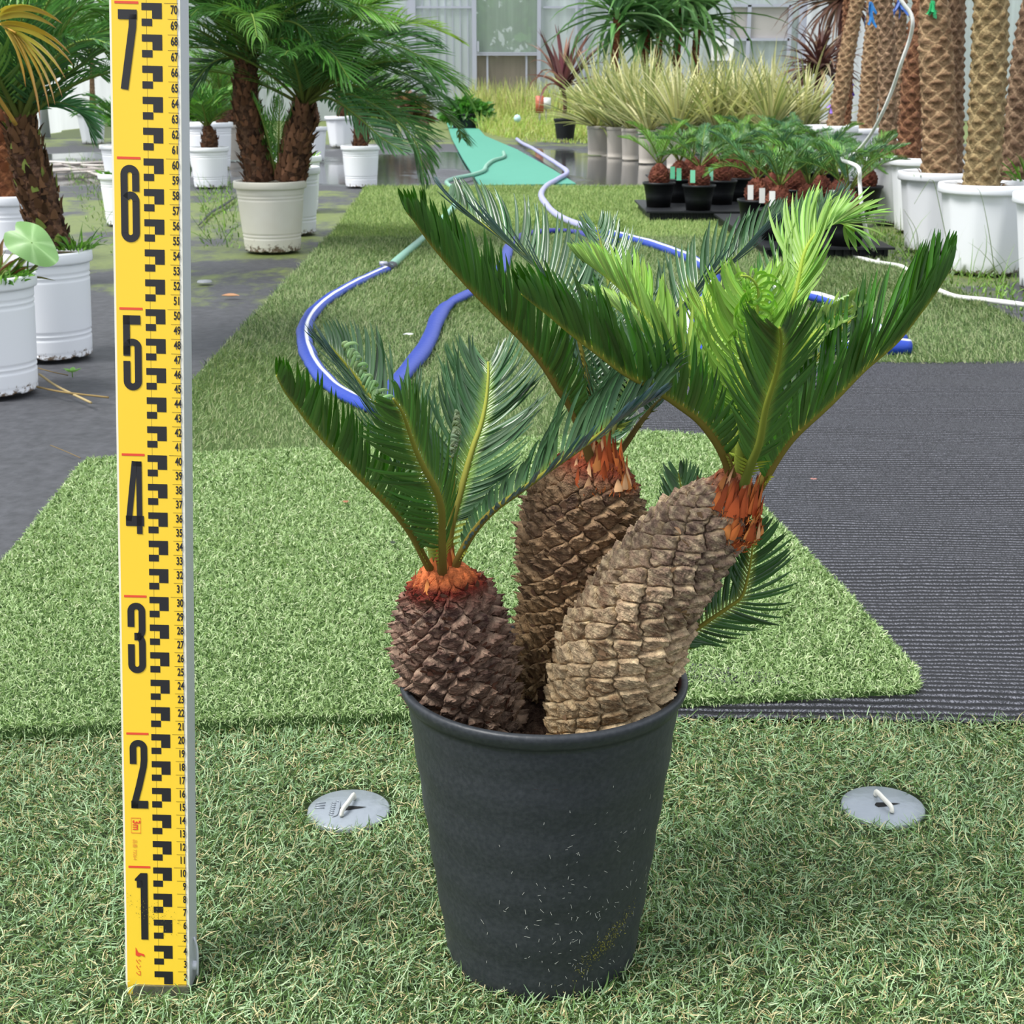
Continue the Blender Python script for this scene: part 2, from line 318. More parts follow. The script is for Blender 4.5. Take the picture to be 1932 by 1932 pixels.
# ================================================================== THE SETTING
WY = 24.0                                    # far wall of the greenhouse
def floor_mat():
    m, n, L, b, o = newmat('weed_sheet_floor')
    g = n.new('ShaderNodeNewGeometry'); sx = n.new('ShaderNodeSeparateXYZ'); L.new(g.outputs['Position'], sx.inputs[0])
    mp = n.new('ShaderNodeMapping'); L.new(g.outputs['Position'], mp.inputs[0]); mp.inputs['Scale'].default_value = (1, .6, 1)
    n1 = n.new('ShaderNodeTexNoise'); n1.inputs['Scale'].default_value = 2.6; n1.inputs['Detail'].default_value = 10; n1.inputs['Roughness'].default_value = .72; L.new(mp.outputs[0], n1.inputs[0])
    n2 = n.new('ShaderNodeTexNoise'); n2.inputs['Scale'].default_value = 45; n2.inputs['Detail'].default_value = 9; L.new(g.outputs['Position'], n2.inputs[0])
    band = n.new('ShaderNodeFloatCurve'); mr = n.new('ShaderNodeMapRange'); mr.inputs[1].default_value = 0; mr.inputs[2].default_value = 26
    L.new(sx.outputs['Y'], mr.inputs[0]); L.new(mr.outputs[0], band.inputs['Value'])
    cv = band.mapping.curves[0]; P0 = [(0, .25), (3.5/26, .34), (4.6/26, .5), (6/26, .58), (8.6/26, .56), (9.6/26, .3), (13/26, .3), (15.5/26, .55), (1, .95)]
    cv.points[0].location = P0[0]; cv.points[1].location = P0[-1]
    for q in P0[1:-1]: cv.points.new(*q)
    band.mapping.update()
    ad = n.new('ShaderNodeMath'); ad.operation = 'ADD'; L.new(n1.outputs[0], ad.inputs[0]); L.new(band.outputs[0], ad.inputs[1])
    k = n.new('ShaderNodeValToRGB'); k.color_ramp.elements[0].position = .9; k.color_ramp.elements[1].position = 1.0; a0 = n.new('ShaderNodeMath'); a0.operation = 'SUBTRACT'; a0.inputs[1].default_value = .1; L.new(ad.outputs[0], a0.inputs[0]); L.new(a0.outputs[0], k.inputs[0])
    dk = n.new('ShaderNodeMix'); dk.data_type = 'RGBA'; dk.inputs[6].default_value = (*hexc('#222326'), 1); dk.inputs[7].default_value = (*hexc('#55565b'), 1); L.new(n2.outputs[0], dk.inputs[0])
    gr = n.new('ShaderNodeMix'); gr.data_type = 'RGBA'; gr.inputs[6].default_value = (*hexc('#4f5a34'), 1); gr.inputs[7].default_value = (*hexc('#76843f'), 1); L.new(n2.outputs[0], gr.inputs[0])
    mx = n.new('ShaderNodeMix'); mx.data_type = 'RGBA'; L.new(k.outputs[0], mx.inputs[0]); L.new(dk.outputs[2], mx.inputs[6]); L.new(gr.outputs[2], mx.inputs[7]); L.new(mx.outputs[2], b.inputs['Base Color'])
    # standing water on the sheet between nine and sixteen metres away
    n3 = n.new('ShaderNodeTexNoise'); n3.inputs['Scale'].default_value = .9; n3.inputs['Detail'].default_value = 5; L.new(mp.outputs[0], n3.inputs[0])
    w1 = n.new('ShaderNodeFloatCurve'); L.new(mr.outputs[0], w1.inputs['Value']); c2 = w1.mapping.curves[0]; Q = [(0, .0), (8.6/26, .05), (9.6/26, .6), (13/26, .62), (15/26, .3), (1, 0)]
    c2.points[0].location = Q[0]; c2.points[1].location = Q[-1]
    for q in Q[1:-1]: c2.points.new(*q)
    w1.mapping.update(); a2 = n.new('ShaderNodeMath'); a2.operation = 'ADD'; L.new(n3.outputs[0], a2.inputs[0]); L.new(w1.outputs[0], a2.inputs[1])
    rr = n.new('ShaderNodeMapRange'); rr.inputs[1].default_value = .98; rr.inputs[2].default_value = 1.1; rr.inputs[3].default_value = .62; rr.inputs[4].default_value = .07; L.new(a2.outputs[0], rr.inputs[0]); L.new(rr.outputs[0], b.inputs['Roughness'])
    u = n.new('ShaderNodeBump'); u.inputs['Strength'].default_value = .25; u.inputs['Distance'].default_value = .01; L.new(n2.outputs[0], u.inputs['Height'])
    n4 = n.new('ShaderNodeMath'); n4.operation = 'MULTIPLY'; L.new(rr.outputs[0], n4.inputs[0]); n4.inputs[1].default_value = .4; L.new(n4.outputs[0], u.inputs['Strength']); L.new(u.outputs[0], b.inputs['Normal'])
    return m
V, F = box((0, 12, -.035), (34, 34, .05)); tag(mesh('floor', V, F, floor_mat(), smooth=False), kind='structure')

def film_mat(name, c, tr=.3, spec=.4):
    m, n, L, b, o = newmat(name)
    g = n.new('ShaderNodeNewGeometry'); mp = n.new('ShaderNodeMapping'); L.new(g.outputs['Position'], mp.inputs[0]); mp.inputs['Scale'].default_value = (7, 1, .35)
    x = n.new('ShaderNodeTexNoise'); x.inputs['Scale'].default_value = 1.6; x.inputs['Detail'].default_value = 5; L.new(mp.outputs[0], x.inputs[0])
    r = n.new('ShaderNodeValToRGB'); r.color_ramp.elements[0].position = .3; r.color_ramp.elements[1].position = .7; c = hexc(c)
    r.color_ramp.elements[0].color = (*c*.86, 1); r.color_ramp.elements[1].color = (*np.clip(c*1.08, 0, 1), 1); L.new(x.outputs[0], r.inputs[0]); L.new(r.outputs[0], b.inputs['Base Color'])
    b.inputs['Roughness'].default_value = .45; b.inputs['Specular IOR Level'].default_value = spec
    t = n.new('ShaderNodeBsdfTransparent'); t2 = n.new('ShaderNodeBsdfTranslucent'); L.new(r.outputs[0], t2.inputs[0])
    a = n.new('ShaderNodeMixShader'); a.inputs[0].default_value = .55; L.new(b.outputs[0], a.inputs[1]); L.new(t2.outputs[0], a.inputs[2])
    ms = n.new('ShaderNodeMixShader'); ms.inputs[0].default_value = tr; L.new(a.outputs[0], ms.inputs[1]); L.new(t.outputs[0], ms.inputs[2]); L.new(ms.outputs[0], o.inputs[0])
    return m
M_film = film_mat('clear_film', '#dde4e6', .27); M_filmg = film_mat('door_film', '#b9c8bd', .5); M_sheet = film_mat('white_sheet', '#f0f1f6', 0.0)
M_steel = plain('galvanised_pipe', '#b3b5c4', .4, .5, .35); M_panel = plain('grey_panel', '#aca7a6', .6, noise=.3, nscale=4); M_kick = film_mat('dull_panel', '#a89f92', .25)
def X(px, Y=WY): return P(px, 200, Y)[0]
def Zp(py, Y=WY): return P(966, py, Y)[2]
def pane(name, x0, x1, z0, z1, mat, Y=WY, parent=None, th=.02):
    V, F = box(((x0+x1)/2, Y, (z0+z1)/2), (abs(x1-x0), th, z1-z0)); return mesh(name, V, F, mat, parent, smooth=False)
HZ = 4.2
pane('wall_back', X(1019), 9.5, 0, HZ, M_film).__setitem__('kind', 'structure')
pane('wall_back_left', -8.5, X(893), 0, HZ, M_film).__setitem__('kind', 'structure')
pane('wall_back_over_door', X(893), X(1019), 3.0, HZ, M_film).__setitem__('kind', 'structure')
mb = MB()                                   # frame of the far wall
for px, w_ in ((650, .06), (718, .05), (780, .13), (1085, .04), (1100, .03), (1141, .05), (1240, .04), (1505, .14), (1560, .05)):
    mb.add(*box((X(px), WY-.05, HZ/2), (w_, .05, HZ)))
for z in (Zp(14), 3.0): mb.add(*box((X(770), WY-.04, z), (X(893)-X(650), .03, .03))); mb.add(*box((X(1085), WY-.04, z), (X(1141)-X(1019), .03, .03)))
mb.add(*box((X(1060), WY-.04, Zp(176)), (X(1095)-X(1019), .03, .03)))
for i in range(7): mb.add(*box((X(800+i*14), WY-.02, HZ/2), (.012, .02, HZ)))
tag(mb.build('trim_1', M_steel, smooth=False), kind='structure')
d = mesh('door_1', *box(((X(897)+X(1015))/2, WY, (Zp(100)+3.0)/2), (X(1015)-X(897), .02, 3.0-Zp(100))), M_filmg, smooth=False); tag(d, kind='structure')
pane('door_lower_panel', X(897), X(1015), .02, Zp(100), M_kick, parent=d)
mb = MB()
for px, w_ in ((896, .07), (1016, .06)): mb.add(*box((X(px), WY-.05, 1.5), (w_, .06, 3.0)))
for z in (Zp(100), Zp(103.5), 2.98): mb.add(*box((X(956), WY-.05, z), (X(1015)-X(897), .05, .022)))
for px in (920, 993): mb.add(*box((X(px), WY-.03, Zp(100)/2), (.03, .03, Zp(100))))
mb.build('door_frame', M_steel, d, False)
mesh('door_handle', *box((X(903), WY-.1, Zp(88)), (.03, .04, .16)), M_steel, d, smooth=False)
# framed grey window in the far wall, and the sheet beside it
wn = tag(pane('window_1', X(1368), X(1478), Zp(74), Zp(14), M_panel, WY-.06), kind='structure')
mb = MB()
for px in (1366, 1404, 1480): mb.add(*box((X(px), WY-.1, (Zp(110)+Zp(10))/2), (.06, .04, Zp(10)-Zp(110))))
for z in (Zp(11), Zp(75)): mb.add(*box((X(1423), WY-.1, z), (X(1480)-X(1366), .04, .04)))
mb.build('window_frame', M_steel, wn, False)
tag(pane('wall_back_right', X(1510), X(1640), 0, HZ, M_sheet, WY-.14), kind='structure')
# white sheeting down the left side
mb = MB(); xs = np.linspace(0, 1, 60); A = G(40, 262); B = G(228, 226); k = np.array([.15, .1, .0])
top = [(A+(B-A)*t+np.array([.04*math.sin(t*31), .06*math.sin(t*47), 0])) for t in xs]
V = np.array([[*(q[:2]+np.array([0, .05*math.sin(i*.9+z*2)])), z] for z in np.linspace(0, 3, 9) for i, q in enumerate(top)])
i, j = np.meshgrid(np.arange(8), np.arange(59), indexing='ij'); i = i.ravel(); j = j.ravel(); Fq = np.stack([i*60+j, i*60+j+1, (i+1)*60+j+1, (i+1)*60+j], 1)
tag(mesh('wall_left', V, Fq, M_sheet), kind='structure')
for px, y0, nm in ((154, 208, 'short'), (86, 258, 'long')):
    b = G(px+1, y0+(18 if px == 154 else 2)); V, F = tube([b, b+np.array([-.02*b[1]/10, 0, 1.6])], .045*b[1]/14, 12)
    tag(mesh('steel_post', V, F, M_steel), ('grey steel pipe post behind the small white pot at the back left' if px == 154 else 'nearer grey steel pipe post at the foot of the white sheeting'), 'post', 'pipe posts by the white sheeting')
# planting outside the film: a hedge bank
def bush(x, y, z, rx, rz, c, n, seed, wl=.12):
    r = rng(seed); u = r.normal(0, 1, (n, 3)); u = nz(u)*r.uniform(.6, 1, (n, 1)); u[:, 2] = np.abs(u[:, 2]); b = np.array([x, y, z])+u*np.array([rx, rx*.6, rz])
    return ribbon(b, nz(u)+r.normal(0, .7, (n, 3)), r.normal(0, 1, (n, 3)), wl*r.uniform(.6, 1.5, n), wl*.5, K=2, curl=.5, cols=np.clip(hexc(c)*(1+r.normal(0, .25, (n, 1))), 0, 1), three=False)
mb = MB()
for i in range(13):
    mb.add(*bush(-9+i*1.5, WY+2.6+.5*math.sin(i*3), -.3, 1.3, 3.1+.6*math.sin(i*2.1), '#55803f', 900, i, .34))
tag(mb.build('hedge', M_palm), 'tall green hedge seen dimly through the film behind the door', 'hedge', kind='stuff')
V, F = box((0, WY+1.1, .35), (20, .5, 1.1)); tag(mesh('earth_bank', V, F, plain('earth', '#8f8478', .9, noise=.5, nscale=3), smooth=False), kind='structure')

# ================================================================== TURF, MATS, CARPET
def W2(l, z=0): return [G(x, y, z)[:2] for x, y in l]
def scatter(poly, n, r):
    p = np.array(poly); lo, hi = p.min(0), p.max(0); out = np.zeros((0, 2))
    while len(out) < n:
        q = r.uniform(lo, hi, (n*2, 2)); q = q[inpoly(q[:, 0], q[:, 1], poly)]; out = np.vstack([out, q])
    return out[:n]
TF = ['#86a57c', '#a3c094', '#6c8a50', '#4f6b34', '#bfd2aa', '#d8cda0', '#3a5226']
zB = .022
tl = [(165, 868), (235, 862), (700, 843), (1235, 815), (1330, 822), (1437, 955), (1590, 1110), (1728, 1262), (1735, 1290), (1724, 1300)]
ptop = [G(x, y, zB)[:2] for x, y in tl]+[G(1290, 1318, zB)[:2], G(700, 1345, zB)[:2], G(0, 1372, zB)[:2], G(-500, 1390, zB)[:2], G(-500, 1330, zB)[:2], G(0, 1062, zB)[:2], G(40, 1020, zB)[:2], G(150, 880, zB)[:2]]
# foreground turf
r = rng(1)
polyA = [(-1.25, .60), (1.25, .60), (1.25, 1.47), (-1.25, 1.47)]
mb = sheet(polyA, .002, .004)
mb.C[0] = np.tile(hexc('#3a4a2a'), (len(mb.V[0]), 1))
q = scatter(polyA, 400000, r); q = q[~inpoly(q[:, 0], q[:, 1], [(x, y+.012) for x, y in ptop]) & ~((q[:, 1] > G(0, 1347, .016)[1]+.006) & (q[:, 0] > -.04))]; edge = np.abs(q[:, 0]) < (.47+.3*(q[:, 1]-.85))*1.0
keep = edge | (r.uniform(0, 1, len(q)) < .25); q = q[keep]
MH = []                                     # man-hole covers: blades stay out of them
for px, py in ((658, 1527.5), (1666, 1521)): MH.append(G(px, py, .006))
for c in MH: q = q[np.hypot(q[:, 0]-c[0], q[:, 1]-c[1]) > .0405]
pc0 = np.array([.0225, .951]); q = q[np.hypot(q[:, 0]-pc0[0], q[:, 1]-pc0[1]) > .071]
q = q[~((np.abs(q[:, 0]+.258) < .027) & (np.abs(q[:, 1]-.905) < .021))]
n = len(q); f1 = field(q[:, 0], q[:, 1], 9, 1); f2 = field(q[:, 0], q[:, 1], 14, 2)
az = 2.6*f1+1.0+r.normal(0, 1.5, n); el = np.clip(r.normal(.42, .38, n), -.1, 1.4)
cols = palette(r, n, TF, [5, 5, 5, 4, 3, 2.2, 3], .1)*(1+.12*f2[:, None]); thin = r.uniform(0, 1, n) < .17
cols[thin] = palette(r, thin.sum(), ['#cfc091', '#b9a574', '#dccfa2'], [3, 2, 2]); el[thin] = r.uniform(-.1, .6, thin.sum())
L = r.uniform(.006, .0165, n); Wd = r.uniform(.0007, .0013, n); Wd[thin] = .0007; cu = r.uniform(.2, 1.2, n); cu[thin] = r.uniform(1.5, 3.6, thin.sum())
z = .003+r.uniform(0, .0075, n)
mb.add(*grass(q, z, L, Wd, az, el, np.clip(cols, 0, 1), cu, 3, 3))
tag(mb.build('foreground_turf', M_turf), 'long-fibred pale green artificial turf under the black pot and the yellow staff', 'artificial turf', kind='stuff')

# footprints of the two mats, kept clear of blades
POLB = [G(x, y, .02)[:2] for x, y in ((150, 885), (235, 875), (700, 856), (1235, 828), (1325, 835), (1430, 965), (1720, 1280), (1290, 1300), (0, 1340), (-500, 1340), (-500, 1330), (0, 1070))]
POLD = [G(x, y, .016)[:2] for x, y in ((1190, 684), (2300, 684), (2600, 1335), (1300, 1335))]
# middle turf strips
pn = W2([(690, 357), (1500, 357), (1590, 440), (1605, 459), (617, 459)]); pf = pn
pm = W2([(617, 457), (1603, 457), (1660, 492), (1725, 515), (1800, 552), (1932, 618), (2250, 760), (2250, 905), (215, 930), (372, 716)])
for nm, poly, nb, cw, lb, zz in (('far_turf', pf, 105000, ['#7f9a55', '#93a864', '#6c874a', '#a7b578'], 'bright green turf strip far behind the plants, running up to the teal carpet', .001),
                                 ('middle_turf', pm, 230000, ['#5f7844', '#778f58', '#40592e', '#93a674', '#a8ad86'], 'dull green turf strip under the blue hoses, beyond the raised curly mat', .004)):
    mb = sheet(poly, .008+zz, .008); mb.C[0] = np.tile(hexc('#4d6332'), (len(mb.V[0]), 1)); r = rng(5)
    Yv = None; q = scatter(poly, nb, r); q = q[~(inpoly(q[:, 0], q[:, 1], POLB) | inpoly(q[:, 0], q[:, 1], POLD))]; n = len(q); f1 = field(q[:, 0], q[:, 1], 3, 4)
    k = np.clip(q[:, 1]/3.0, .8, 3.2); cols = palette(r, n, cw, [1]*len(cw), .12)*(1+.08*field(q[:, 0], q[:, 1], 1.5, 9)[:, None])
    mb.add(*grass(q, .009+zz, r.uniform(.010, .019, n)*np.sqrt(k), .0013*k, 1.5+1.6*f1+r.normal(0, 1, n), np.clip(r.normal(.9, .35, n), .1, 1.5), np.clip(cols, 0, 1), r.uniform(.2, 1, n), 2, 7))
    tag(mb.build(nm, M_turf), lb, 'artificial turf', kind='stuff')

# raised curly mat
mb = sheet(ptop, zB-.003, .014); mb.C[0] = np.tile(hexc('#3c5a26'), (len(mb.V[0]), 1)); r = rng(11)
CB = ['#93ac74', '#a8c08a', '#718d54', '#c2d3a4', '#486430', '#cdd4ae']
q = scatter(ptop, 265000, r); n = len(q); k = np.clip(q[:, 1]/1.5, .9, 1.7)
cols = palette(r, n, CB, [4, 4, 3, 2.5, 2, 1], .1)
mb.add(*grass(q, zB-.004+r.uniform(-.001, .004, n), r.uniform(.006, .011, n)*np.sqrt(k), .00135*k, r.uniform(0, 6.28, n), r.uniform(.1, 1.3, n), cols, r.uniform(.8, 2.4, n), 3, 12))
PT = np.array(ptop); nx = np.roll(PT, -1, 0); ln = np.linalg.norm(nx-PT, axis=1); m = 30000; i = r.choice(len(PT), m, p=ln/ln.sum()); t = r.uniform(0, 1, m)[:, None]
e0 = PT[i]*(1-t)+nx[i]*t; dv = nz(nx[i]-PT[i]); ctr = PT.mean(0); on = np.stack([dv[:, 1], -dv[:, 0]], 1); on *= np.sign(np.sum(on*(e0-ctr), 1))[:, None]
az = np.arctan2(on[:, 1], on[:, 0])+r.normal(0, .8, m); zz = r.uniform(.006, zB+.002, m)
mb.add(*grass(e0-on*.004, zz, r.uniform(.007, .012, m), .0014, az, r.uniform(-.7, .9, m), palette(r, m, CB, [4, 4, 3, 2.5, 2, 1], .12), r.uniform(.6, 2.2, m), 3, 13))
tag(mb.build('raised_turf_mat', M_turf), 'thick bright green curly turf mat lying right behind the black pot', 'turf mat', kind='stuff')

# black woven mat
def woven_mat():
    m, n, L, b, o = newmat('black_woven_net')
    g = n.new('ShaderNodeNewGeometry'); mp = n.new('ShaderNodeMapping'); L.new(g.outputs['Position'], mp.inputs[0]); mp.inputs['Rotation'].default_value = (0, 0, .03)
    wv = n.new('ShaderNodeTexWave'); wv.bands_direction = 'Y'; wv.inputs['Scale'].default_value = 27; wv.inputs['Distortion'].default_value = 2.2; wv.inputs['Detail'].default_value = 3; wv.inputs['Detail Scale'].default_value = .8
    L.new(mp.outputs[0], wv.inputs[0]); m2 = n.new('ShaderNodeMapping'); m2.inputs['Scale'].default_value = (1, 1.6, 1); L.new(g.outputs['Position'], m2.inputs[0])
    x = n.new('ShaderNodeTexNoise'); x.inputs['Scale'].default_value = 230; x.inputs['Detail'].default_value = 3; L.new(m2.outputs[0], x.inputs[0])
    w2 = n.new('ShaderNodeTexWave'); w2.bands_direction = 'X'; w2.inputs['Scale'].default_value = 70; w2.inputs['Distortion'].default_value = 9; w2.inputs['Detail Scale'].default_value = 3; L.new(mp.outputs[0], w2.inputs[0])
    mu = n.new('ShaderNodeMath'); mu.operation = 'MULTIPLY'; L.new(wv.outputs['Fac'], mu.inputs[0]); L.new(x.outputs[0], mu.inputs[1])
    m3 = n.new('ShaderNodeMath'); m3.operation = 'MULTIPLY_ADD'; L.new(mu.outputs[0], m3.inputs[0]); L.new(w2.outputs['Fac'], m3.inputs[1]); L.new(mu.outputs[0], m3.inputs[2])
    r = n.new('ShaderNodeValToRGB'); e = r.color_ramp.elements; e[0].position = .12; e[0].color = (*hexc('#111215'), 1); e[1].position = .95; e[1].color = (*hexc('#7c7d86'), 1)
    q = e.new(.5); q.color = (*hexc('#313238'), 1); L.new(m3.outputs[0], r.inputs[0]); L.new(r.outputs[0], b.inputs['Base Color'])
    u = n.new('ShaderNodeBump'); u.inputs['Strength'].default_value = .8; u.inputs['Distance'].default_value = .004; L.new(m3.outputs[0], u.inputs['Height']); L.new(u.outputs[0], b.inputs['Normal'])
    b.inputs['Roughness'].default_value = .6; b.inputs['Specular IOR Level'].default_value = .3; return m
zD = .016
fy = lambda t: G(0, 1347, zD)[1]+.006*math.sin(t*5)+.004*math.sin(t*13)
ys0, ys1 = G(0, 1349, zD)[1], G(1600, 680, zD)[1]; NX, NY = 160, 90; VV = []
for j in range(NY):
    for i in range(NX):
        s = i/(NX-1); t = j/(NY-1); y0 = ys0+.012*math.sin(s*9+1)-.008*s; y = y0+(ys1-y0)*t
        xl = -.05+(G(1205, 700, zD)[0]+.05)*t**.8; x = xl+(2.15-xl+.9*t)*s; edge = max(0, 1-t*NY/3)
        VV.append((x, y, zD+.0022*math.sin(x*7+y*9)+.0016*math.sin(y*31+x*4)-(.006*edge)))
VV = np.array(VV); i, j = np.meshgrid(np.arange(NX-1), np.arange(NY-1), indexing='ij'); i = i.ravel(); j = j.ravel()
o = mesh('woven_mat', VV, np.stack([j*NX+i, j*NX+i+1, (j+1)*NX+i+1, (j+1)*NX+i], 1), woven_mat())
md = o.modifiers.new('thick', 'SOLIDIFY'); md.thickness = .004
tag(o, 'large black woven shade-net mat spread on the turf at the right', 'mat')

# teal carpet
cp = W2([(843, 233), (852, 262), (872, 300), (905, 353), (1087, 350), (1042, 322), (975, 284), (915, 258), (898, 238)]); 
mb = sheet(cp, .012, .01); o = mb.build('teal_carpet', plain('teal_carpet_cloth', '#4a9680', .7, noise=.35, nscale=14, c2='#3f7f6c', bump=.4, bscale=30, stretch=(.4, 2.5, 1)), smooth=False)
tag(o, 'teal green carpet runner laid towards the greenhouse door', 'carpet')
V, F = tube(spline([G(903, 352, .014), G(995, 352.5, .014), G(1087, 350.5, .014)], 20), .006, 6, .6); mesh('hem', V, F, plain('hem', '#4f9c84'), o).matrix_parent_inverse.identity()

# weeds near the door
r = rng(21); mb = MB()
pw_ = W2([(870, 233), (1100, 233), (1240, 262), (1100, 272), (1000, 268), (930, 256)]); q = scatter(pw_, 6500, r); n = len(q)
k = np.clip((q[:, 1]-14)/10, .15, 1); mb.add(*grass(q, 0, r.uniform(.12, .34, n)*k*(1+.5*field(q[:, 0], q[:, 1], 2, 3)), .010, r.uniform(0, 6.28, n), r.uniform(.9, 1.5, n), palette(r, n, ['#aab562', '#bfc07c', '#8fa24c', '#cdbd8e'], [3, 3, 2, 2]), r.uniform(.2, .9, n), 3, 22))
q = np.column_stack([r.uniform(X(880), X(1120), 2200), r.uniform(WY-2.2, WY-.3, 2200)]); n = len(q)
mb.add(*grass(q, 0, r.uniform(.25, .72, n), .012, r.uniform(0, 6.28, n), r.uniform(1.1, 1.55, n), palette(r, n, ['#b9b878', '#c9c08c', '#93a455', '#d2bf98'], [3, 3, 2, 2]), r.uniform(.2, .7, n), 3, 23))
tag(mb.build('door_weeds', M_palm), 'yellow-green weeds growing in front of the greenhouse door', 'weeds', kind='stuff')
# low moss and weeds beside the pots, left and right
for nm, pl, n, lb in (('left_weeds', [(375, 440), (375, 345), (440, 345), (455, 470), (380, 470)], 500, 'thin green weeds on the mossy floor right of the staff'),
                      ('right_weeds', [(1600, 430), (1700, 440), (1760, 500), (1932, 530), (1932, 600), (1790, 548), (1640, 490)], 900, 'low green weeds at the feet of the big white pots on the right'),
                      ('back_weeds', [(110, 300), (222, 300), (222, 480), (190, 480)], 500, 'mossy weeds on the floor left of the staff')):
    r = rng(len(nm)); q = scatter(W2(pl), n, r); mb = MB(); tall = r.uniform(0, 1, n) < .1
    mb.add(*grass(q, 0, np.where(tall, r.uniform(.08, .2, n), r.uniform(.012, .03, n)), np.where(tall, .003, .006), r.uniform(0, 6.28, n), r.uniform(.5, 1.5, n), palette(r, n, ['#6d8a3c', '#8aa455', '#55702e'], [1, 1, 1]), r.uniform(.2, 1.1, n), 4, 5))
    tag(mb.build(nm, M_palm), lb, 'weeds', kind='stuff')
# ================================================================== THE MAIN PLANT
M_pot = plain('black_plastic_pot', '#2b2f34', .45, .4, noise=.4, nscale=300, c2='#4a4d51', bump=.08, bscale=90)
pcx, pcy = .0225, .951
pot_t = thing('potted_cycad', (pcx, pcy, 0), 'large cycad with three scaly trunks in a tall black ribbed pot', 'potted plant')
prof = [(0, .006), (.064, .006), (.0665, .0), (.070, .003)]
for i in range(60):
    t = i/59; z = .004+.212*t; rr = .0705+.0275*t**.92+.00045*math.sin(t*34)*(1 if t < .93 else 0); prof.append((rr, z))
prof += [(.0995, .2165), (.1015, .2195), (.1032, .2235), (.1036, .2265), (.1025, .2285), (.0992, .2285), (.0972, .2265), (.0950, .214), (.0900, .17), (.0, .165)]
V, F = lathe(prof, 160); pot = mesh('pot', V+[pcx, pcy, 0], F, M_pot, pot_t)
# dirt flecks and moss stuck to the pot wall
r = rng(8); mb = MB()
def wall(ang, z, off=.0006):
    rr = .0705+.0275*((z-.004)/.212)**.92+off; return np.array([pcx+rr*math.cos(ang), pcy+rr*math.sin(ang), z])
for k in range(150):
    ang = -math.pi/2+r.normal(.28, .35); z = abs(r.normal(.06, .045))+.008; z = min(z, .2); p = wall(ang, z); tg = np.array([-math.sin(ang), math.cos(ang), 0]); dz = np.array([0, 0, 1.]); a = r.uniform(0, 3.14); l = r.uniform(.0004, .0022)
    u = tg*math.cos(a)+dz*math.sin(a); vv = -tg*math.sin(a)+dz*math.cos(a); mb.add([p-u*l-vv*.00013, p+u*l-vv*.00013, p+u*l+vv*.00013, p-u*l+vv*.00013], [[0, 1, 2, 3]], hexc('#c3c4bd'))
for k in range(420):
    t = r.normal(0, 1); ang = -math.pi/2+.62+.16*t+r.normal(0, .05); z = .050+.010*t+r.normal(0, .004); z = max(z, .01); p = wall(ang, z, .0004); tg = np.array([-math.sin(ang), math.cos(ang), 0])
    l = r.uniform(.0004, .0014); a = r.uniform(0, 6.28); d = (tg*math.cos(a)+np.array([0, 0, math.sin(a)])); nn = np.array([math.cos(ang), math.sin(ang), 0]); s_ = np.cross(d, nn)
    mb.add([p-s_*l*.4, p+s_*l*.4, p+d*l+nn*.0006], [[0, 1, 2]], hexc('#7c7a3e')*r.uniform(.6, 1.2))
o = mb.build('dirt', M_fib, pot, False); o['label'] = 'pale flecks and moss stuck to the pot wall'; o['kind'] = 'stuff'
# soil inside
r = rng(4); n = 60; g = np.linspace(-.094, .094, n); xx, yy = np.meshgrid(g, g); zz = .192+.004*field(xx, yy, 90, 3)+.003*r.uniform(-1, 1, xx.shape)
rad = np.hypot(xx, yy); zz = np.where(rad > .082, .186, zz); V = np.stack([pcx+xx, pcy+yy, zz], -1).reshape(-1, 3)
i, j = np.meshgrid(np.arange(n-1), np.arange(n-1), indexing='ij'); i = i.ravel(); j = j.ravel(); F = np.stack([i*n+j, i*n+j+1, (i+1)*n+j+1, (i+1)*n+j], 1); ok = rad.ravel()[F].max(1) < .0945
mesh('soil', V, F[ok], plain('potting_soil', '#3a2a22', .95, .1, noise=.6, nscale=160, c2='#7b6652', bump=1, bscale=200), pot_t)

